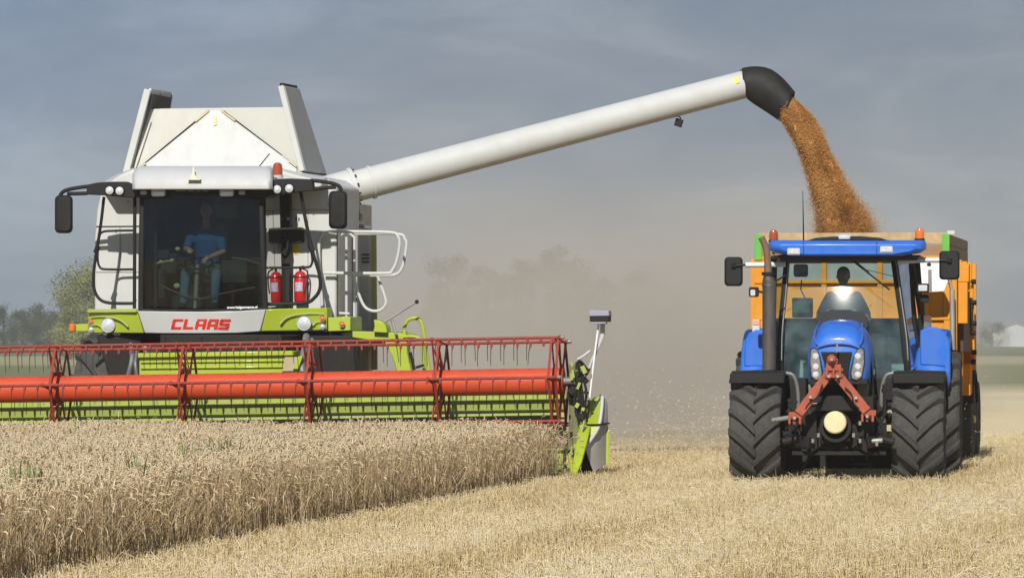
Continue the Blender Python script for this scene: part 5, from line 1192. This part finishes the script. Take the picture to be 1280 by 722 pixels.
# ear: continues the stem and bends over; droop 0 = upright, 1 = hooked right over
droop = np.clip(RNG.normal(.62, .28, n), .0, 1.15); EL = RNG.uniform(.06, .095, n); ang = np.zeros(n) + .25 + .4 * droop; ear = [spine[-1].copy()]
p = spine[-1].copy(); 
for i in range(4):
    st = EL / 4 * (1.25 if i == 0 else 1)
    p = p + np.stack([dirx * np.sin(ang) * st, diry * np.sin(ang) * st, np.cos(ang) * st], 1); ear.append(p.copy()); ang = ang + droop * .72
hor = np.stack([-diry, dirx, np.zeros(n)], 1); dr3 = np.stack([dirx, diry, np.zeros(n)], 1); up3 = np.array([[0, 0, 1.]])
Vs, Fs, Ts = [], [], []; off_ = 0
def add_rings(rings, tone, cap=False):
    """rings: list of (n, k, 3)"""
    global off_
    k_ = rings[0].shape[1]; m_ = len(rings); n_ = rings[0].shape[0]
    V = np.stack(rings, 1); Vs.append(V.reshape(-1, 3)); Ts.append(np.repeat(tone, m_ * k_))
    f = []
    for j in range(m_ - 1):
        for i in range(k_): f.append([j * k_ + i, j * k_ + (i + 1) % k_, (j + 1) * k_ + (i + 1) % k_, (j + 1) * k_ + i])
    F = np.array(f)[None] + (m_ * k_) * np.arange(n_)[:, None, None] + off_; Fs.append(F.reshape(-1, 4)); off_ += n_ * m_ * k_
def around(c, r, k_, a1, a2):
    return np.stack([c + (a1 * math.cos(2 * math.pi * i / k_) + a2 * math.sin(2 * math.pi * i / k_)) * (r[:, None] if isinstance(r, np.ndarray) else r) for i in range(k_)], 1)
tone_s = np.clip(RNG.normal(.42, .16, n) + .10 * fine, .03, 1)
add_rings([around(c, .0028 - .0004 * i, 3, hor, dr3) for i, c in enumerate(spine)], tone_s)
tone_e = np.clip(RNG.normal(.66, .15, n) + .10 * fine, .05, 1); er = [.0026, .0056, .0064, .0052, .0018]
er_s = RNG.uniform(.85, 1.25, n)
nrm_ = dr3 * .6 + up3 * .8
add_rings([around(c, er[i] * er_s, 4, hor, nrm_) for i, c in enumerate(ear)], tone_e)
# leaves: thin dry ribbons
for rep in range(2):
    sel = RNG.uniform(size=n) < (.75 if rep == 0 else .35); ns = sel.sum(); base = spine[1 + rep][sel] if rep == 0 else spine[2][sel]; la = RNG.uniform(0, 2 * math.pi, ns); lx_, ly_ = np.cos(la), np.sin(la); LL = RNG.uniform(.10, .24, ns)
    l0 = base; l1 = base + np.stack([lx_ * LL * .35, ly_ * LL * .35, LL * .45], 1); l2 = base + np.stack([lx_ * LL * .7, ly_ * LL * .7, LL * .25], 1); l3 = base + np.stack([lx_ * LL * .8, ly_ * LL * .8, -LL * .25], 1)
    hw_ = np.stack([-ly_, lx_, np.zeros(ns)], 1) * .0042
    add_rings_pts = [np.stack([l - hw_ * q, l + hw_ * q], 1) for l, q in ((l0, .6), (l1, 1), (l2, .8), (l3, .15))]
    V = np.stack(add_rings_pts, 1); Vs.append(V.reshape(-1, 3)); Ts.append(np.repeat(np.clip(RNG.normal(.38, .2, ns), 0, 1), 8))
    F = np.array([[0, 1, 3, 2], [2, 3, 5, 4], [4, 5, 7, 6]])[None] + 8 * np.arange(ns)[:, None, None] + off_; Fs.append(F.reshape(-1, 4)); off_ += ns * 8
wf = np_mesh('standing_wheat', np.concatenate(Vs), np.concatenate(Fs), M_wheat, np.concatenate(Ts)); tag(wf, 'ripe standing wheat with drooping ears still uncut in front of the reel', 'wheat', kind='stuff')

# ================================================================== stubble and chaff
Vs, Fs, Ts = [], [], []; off_ = 0
M_stub = tone_mat('cut_straw', [(0, (.34, .23, .10)), (.3, (.62, .475, .23)), (.65, (.82, .68, .41)), (1, (.92, .83, .62))], .55, .15)
n = 290000; Yv = 33 + 54 * RNG.uniform(size=n) ** .9; Xv = RNG.uniform(-1, 1.0, n) * (.1067 * Yv + 2.0) + .8
P_ = np.stack([Xv, Yv, np.zeros(n)], 1); loc = (P_ - Co) @ Cm
row = np.round(loc[:, 0] / .125) * .125 + RNG.normal(0, .016, n); loc[:, 0] = row
keep = (loc[:, 0] > -.02) | (loc[:, 1] > -.2); loc = loc[keep]; n = len(loc); P_ = loc @ Cm.T + Co
nz_ = np.array([noise.noise(Vector((x * .8, y * .8, 1))) for x, y, _ in P_]); trk = np.array([noise.noise(Vector((a * .9, b_ * .05, 5))) for a, b_ in zip(loc[:, 0], loc[:, 1])]); h = np.clip(RNG.normal(.085, .026, n) + .02 * nz_ + .05 * trk, .02, .16); a_ = RNG.uniform(0, 2 * math.pi, n); ln_ = np.abs(RNG.normal(0, .03, n))
tip = P_ + np.stack([np.cos(a_) * ln_, np.sin(a_) * ln_, h], 1); hx = np.tile([[1., 0, 0]], (n, 1)); hy = np.tile([[0, 1., 0]], (n, 1))
add_rings([around(P_, .0030, 3, hx, hy), around(tip, .0030, 3, hx, hy)], np.clip(RNG.normal(.62, .24, n) + .2 * nz_ - .5 * trk, 0, 1))
# loose straw lying on and between the stubble
n = 90000; Yv = 33 + 52 * RNG.uniform(size=n) ** .9; Xv = RNG.uniform(-1, 1, n) * (.1067 * Yv + 2.0) + .8; P_ = np.stack([Xv, Yv, RNG.uniform(.02, .10, n)], 1); loc = (P_ - Co) @ Cm; P_ = P_[(loc[:, 0] > -.02) | (loc[:, 1] > -.2)]; n = len(P_)
a_ = RNG.uniform(0, 2 * math.pi, n); L_ = RNG.uniform(.03, .15, n); el_a = RNG.normal(.1, .35, n); d_ = np.stack([np.cos(a_) * np.cos(el_a), np.sin(a_) * np.cos(el_a), np.sin(el_a)], 1)
s_ = np.stack([-np.sin(a_), np.cos(a_), np.zeros(n)], 1); u_ = np.cross(d_, s_)
add_rings([around(P_, .0028, 3, s_, u_), around(P_ + d_ * L_[:, None], .0028, 3, s_, u_)], np.clip(RNG.normal(.66, .2, n), 0, 1))
sf = np_mesh('stubble', np.concatenate(Vs), np.concatenate(Fs), M_stub, np.concatenate(Ts)); tag(sf, 'short pale cut stubble with loose straw across the harvested strip', 'stubble', kind='stuff')
# chaff whirling in the dust beside the header
n = 3500; c_ = C.M @ Vector((1.6, 4.5, 0)); P_ = np.stack([c_.x + RNG.normal(.6, 1.5, n), c_.y + RNG.uniform(-3, 8, n), np.abs(RNG.normal(0, .55, n)) + .02], 1)
P_ = P_[(P_[:, 0] > 1.25)]; n = len(P_)
Vs, Fs, Ts = [], [], []; off_ = 0; a_ = RNG.uniform(0, 2 * math.pi, n); d_ = np.stack([np.cos(a_), np.sin(a_) * .3, RNG.normal(0, .5, n)], 1); s_ = np.stack([-np.sin(a_), np.cos(a_), np.ones(n)], 1) * .7; u_ = np.cross(d_, s_); L_ = RNG.uniform(.008, .03, n)
add_rings([around(P_, .005, 3, s_, u_), around(P_ + d_ * L_[:, None], .005, 3, s_, u_)], np.clip(RNG.normal(.8, .2, n), 0, 1))
tag(np_mesh('flying_chaff', np.concatenate(Vs), np.concatenate(Fs), M_stub, np.concatenate(Ts)), 'pale bits of chaff blown up beside the header', 'chaff', kind='stuff')
# green grass weeds standing in the wheat
M_weed = tone_mat('green_weed', [(0, (.11, .18, .045)), (1, (.30, .36, .14))], .6, .3)
for i, (px, py, nb, wd, lab) in enumerate(((277, 562, 50, .22, 'broad tuft of green grass in the wheat before the second reel frame'), (226, 568, 16, .10, 'thin green weed beside the broad tuft in the wheat'), (30, 605, 30, .16, 'green grass tuft near the frame edge among the nearest wheat'), (388, 538, 12, .05, 'small green weed at the reel bottom bar'), (172, 593, 14, .08, 'small green sprout in the middle of the wheat'))):
    zt = .80; Yw = (CAM_Z - zt) * F_PX / (py - 10 - 425); xw = (px - 640) / F_PX * Yw
    while (C.I @ Vector((xw, Yw, 0))).x > -.5: Yw += .3; xw = (px - 640) / F_PX * Yw
    Vs, Fs, Ts = [], [], []; off_ = 0; n = nb; b0 = np.stack([xw + RNG.normal(0, wd * .5, n), Yw + RNG.normal(0, wd * .8, n), np.zeros(n)], 1); a_ = RNG.uniform(0, 2 * math.pi, n); hh = RNG.uniform(.70, .88, n); le = RNG.uniform(.02, .16, n)
    d_ = np.stack([np.cos(a_), np.sin(a_), np.zeros(n)], 1); w_ = np.stack([-np.sin(a_), np.cos(a_), np.zeros(n)], 1) * .0065
    w_[:, 0] = np.where(abs(w_[:, 0]) < .003, .004, w_[:, 0])
    L4 = [b0, b0 + d_ * (le * .2)[:, None] + np.array([[0, 0, 1.]]) * (hh * .6)[:, None], b0 + d_ * (le * .7)[:, None] + np.array([[0, 0, 1.]]) * (hh * .95)[:, None], b0 + d_ * (le * 1.3)[:, None] + np.array([[0, 0, 1.]]) * hh[:, None]]
    V = np.stack([np.stack([l - w_ * q, l + w_ * q], 1) for l, q in zip(L4, (.8, 1, .8, .1))], 1)
    F = np.array([[0, 1, 3, 2], [2, 3, 5, 4], [4, 5, 7, 6]])[None] + 8 * np.arange(n)[:, None, None]
    tag(np_mesh('green_weed', V.reshape(-1, 3), F.reshape(-1, 4), M_weed, np.repeat(RNG.uniform(0, 1, n), 8)), lab, 'weed', 'green weeds standing in the wheat')

# ================================================================== far background
def tree(px, Yd, base_py, top_py, w_px, label, group, leafcol, nl=2600, seed=0):
    sc_ = Yd / F_PX; x = (px - 640) * sc_; h = CAM_Z + (425 - top_py) * sc_; w = w_px * sc_ / 2; rg = np.random.default_rng(seed)
    o = bpy.data.objects.new('tree', None); COL.objects.link(o); o.location = (x, Yd, 0); tag(o, label, 'tree', group)
    m = MB(); m.tube([(0, 0, 0), (.1, 0, h * .25), (0, .1, h * .55), (0, 0, h * .85)], [h * .03, h * .024, h * .016, h * .005], 8)
    for i in range(7):
        a = rg.uniform(0, 6.28); z0 = h * rg.uniform(.25, .6); m.tube([(0, 0, z0), (math.cos(a) * w * .35, math.sin(a) * w * .35, z0 + h * .12), (math.cos(a) * w * .7, math.sin(a) * w * .7, z0 + h * .2)], [h * .012, h * .008, h * .003], 6)
    m.done('trunk', mat('bark', (.10, .075, .05), .9), o)
    ncl = 44; cs = []
    for i in range(ncl):
        a = rg.uniform(0, 6.28); zz = rg.uniform(.10, .93); rr_ = w * math.sqrt(max(.05, 1 - ((zz - .5) / .5) ** 2)) * rg.uniform(.15, .85)
        cs.append((rr_ * math.cos(a), rr_ * math.sin(a), h * zz, w * rg.uniform(.2, .38)))
    cs = np.array(cs); idx = rg.integers(0, ncl, nl); d = rg.normal(size=(nl, 3)); d /= np.linalg.norm(d, axis=1)[:, None]
    P_ = cs[idx, :3] + d * cs[idx, 3:4] * rg.uniform(.4, 1.08, nl)[:, None] ; s_ = h * .015
    a1 = rg.normal(size=(nl, 3)); a1 /= np.linalg.norm(a1, axis=1)[:, None]; a2 = np.cross(a1, d); a2 /= np.maximum(1e-6, np.linalg.norm(a2, axis=1))[:, None]
    sz = s_ * rg.uniform(.5, 1.2, nl)[:, None]
    V = np.stack([P_ - a1 * sz, P_ + a2 * sz * .6, P_ + a1 * sz, P_ - a2 * sz * .6], 1).reshape(-1, 3)
    F = np.arange(nl * 4).reshape(-1, 4)
    c = np_mesh('crown', V, F, leafcol, np.repeat(np.clip(.5 + .5 * rg.normal(size=ncl)[idx] * .5 + rg.normal(0, .15, nl), 0, 1), 4)); c.parent = o
    return o
L_olive = tone_mat('olive_leaves', [(0, (.10, .13, .035)), (1, (.30, .31, .10))], .6, .2)
L_dark = tone_mat('dark_leaves', [(0, (.018, .035, .014)), (1, (.05, .08, .03))], .6, .15)
tree(135, 420, 0, 334, 150, 'large olive green tree rising behind the combine mirror, paler than the dark trees beside it', 'trees on the horizon', L_olive, 22000, 3)
tree(88, 440, 0, 368, 60, 'rounded olive tree lower than the large one and leaning against its flank', 'trees on the horizon', L_olive, 9000, 13)
dk = [(-30, 384, 80), (4, 379, 62), (28, 388, 60), (44, 380, 50), (62, 384, 60), (80, 390, 60)]
names = ['dark tree cut by the picture edge at the far left of the horizon', 'tallest dark tree at the left horizon', 'low dark tree in the dip of the left tree line', 'dark domed tree right of the dip in the left tree line', 'dark tree behind the olive trees, next to the domed one', 'low dark tree at the foot of the large olive tree']
for i, (px, tp_, w_) in enumerate(dk): tree(px, 700 + i * 12, 0, tp_, w_, names[i], 'trees on the horizon', L_dark, 8000, 20 + i)
fd = [(560, 322, 90, 'hazy tree behind the raised lever of the combine'), (610, 330, 70, 'hazy tree in the dust above the reel'), (650, 322, 70, 'hazy tree in the dust between lever and sensor mast'), (705, 306, 90, 'tallest hazy tree in the dust above the sensor mast'), (755, 345, 60, 'lowest hazy tree right of the sensor mast'), (805, 338, 80, 'hazy tree in the dust midway between header and tractor'), (850, 358, 60, 'hazy tree in the dust closest to the tractor mirror'), (1240, 402, 50, 'low hazy tree beside the grey barn')]
for i, (px, tp_, w_, lb) in enumerate(fd): tree(px, 1380 if i < 7 else 1150, 0, tp_, w_, lb, 'trees on the horizon', L_dark, 8000, 40 + i)
# grey barn at the right edge, small pale shed at the left edge
def barn(px0, px1, py_eave, py_ridge, Yd, depth, label, wallc, roofc, cat='barn', name='barn', ov=.4):
    s_ = Yd / F_PX; x0, x1 = (px0 - 640) * s_, (px1 - 640) * s_; ze = CAM_Z + (425 - py_eave) * s_; zr = CAM_Z + (425 - py_ridge) * s_
    o = bpy.data.objects.new(name, None); COL.objects.link(o); o.location = ((x0 + x1) / 2, Yd, 0); w = (x1 - x0) / 2; tag(o, label, cat)
    m = MB(); m.plate([(-w, 0, 0), (w, 0, 0), (w, 0, ze), (0, 0, zr), (-w, 0, ze)], (0, depth, 0)); m.done('wall', wallc, o)
    m = MB(); m.plate([(-w - ov, -.3, ze - .2), (0, -.3, zr + .05), (0, -.3, zr + .3), (-w - ov, -.3, ze + .05)], (0, depth + .6, 0)); m.plate([(w + ov, -.3, ze - .2), (0, -.3, zr + .05), (0, -.3, zr + .3), (w + ov, -.3, ze + .05)], (0, depth + .6, 0)); m.done('roof', roofc, o)
    m = MB(); m.box((-w * .5, -.05, ze * .38), (w * .5, .08, ze * .75)); m.done('door', mat('barn_door_grey', (.34, .35, .36), .7), o)
barn(1240, 1300, 415, 404, 1300, 34, 'pale grey gabled barn faint in the haze beyond the trailer', mat('pale_sheet_wall', (.45, .46, .47), .7), mat('grey_sheet_roof', (.26, .27, .28), .6))
barn(-16, 6, 429, 426, 1150, 6, 'small whitish shed low on the horizon at the left edge', mat('whitewashed_wall', (.70, .68, .60), .7), mat('pale_roof', (.6, .6, .58), .6), 'shed', 'shed', .12)

# ================================================================== air
hz = MB(); hz.box((0, 690, 24.0), (600, 1500, 52)); ho = hz.done('haze', bpy.data.materials.new('haze_air'), None, smooth=0)
hm = ho.data.materials[0]; hm.use_nodes = True; t = hm.node_tree; t.nodes.clear(); pv = _n(t, 'ShaderNodeVolumePrincipled'); pv.inputs['Color'].default_value = (.80, .80, .78, 1); pv.inputs['Density'].default_value = .00032; pv.inputs['Anisotropy'].default_value = .0
o_ = _n(t, 'ShaderNodeOutputMaterial'); t.links.new(pv.outputs[0], o_.inputs['Volume']); tag(ho, 'thin grey haze in the air over the whole field', 'haze', kind='stuff')
# dust thrown up by the combine: a long billow behind the machines
dz = MB(); dz.box((9.5, 103.0, 4.0), (46, 74, 8)); do = dz.done('dust_cloud', bpy.data.materials.new('dust'), None, smooth=0)
dm = do.data.materials[0]; dm.use_nodes = True; t = dm.node_tree; t.nodes.clear()
g_ = _n(t, 'ShaderNodeNewGeometry'); sp_ = _n(t, 'ShaderNodeSeparateXYZ'); t.links.new(g_.outputs['Position'], sp_.inputs[0])
def mrange(sock, a, b, c=0., d=1., smooth=True):
    q = _n(t, 'ShaderNodeMapRange'); q.interpolation_type = 'SMOOTHSTEP' if smooth else 'LINEAR'; q.inputs[1].default_value = a; q.inputs[2].default_value = b; q.inputs[3].default_value = c; q.inputs[4].default_value = d; t.links.new(sock, q.inputs[0]); return q.outputs[0]
def mul(a, b):
    q = _n(t, 'ShaderNodeMath', operation='MULTIPLY'); t.links.new(a, q.inputs[0])
    if isinstance(b, float): q.inputs[1].default_value = b
    else: t.links.new(b, q.inputs[1])
    return q.outputs[0]
nn = _n(t, 'ShaderNodeTexNoise'); nn.inputs['Scale'].default_value = .30; nn.inputs['Detail'].default_value = 4; t.links.new(g_.outputs['Position'], nn.inputs[0])
# billow top sinks to both sides
zt = mrange(sp_.outputs[2], .2, 7.2, 1., .0)
zz = mul(zt, zt)
fx0 = mrange(sp_.outputs[0], -9., 1.5); fx1 = mrange(sp_.outputs[0], 5.5, 14., 1., .04)
shf = mrange(sp_.outputs[0], 4.5, 8., 0., 34., False); ysh = _n(t, 'ShaderNodeMath', operation='SUBTRACT'); t.links.new(sp_.outputs[1], ysh.inputs[0]); t.links.new(shf, ysh.inputs[1]); fy0 = mrange(ysh.outputs[0], 67., 79.); fy1 = mrange(sp_.outputs[1], 126., 139., 1., .0)
den = mul(mul(mul(zz, mul(fx0, fx1)), mul(fy0, fy1)), mrange(nn.outputs[0], .40, .60, .0, 2.3))
den = mul(den, .075)
pv = _n(t, 'ShaderNodeVolumePrincipled'); pv.inputs['Color'].default_value = (.69, .64, .57, 1); pv.inputs['Anisotropy'].default_value = 0.; t.links.new(den, pv.inputs['Density'])
o_ = _n(t, 'ShaderNodeOutputMaterial'); t.links.new(pv.outputs[0], o_.inputs['Volume']); tag(do, 'tan dust cloud drifting behind the combine and the tractor', 'dust', kind='stuff')
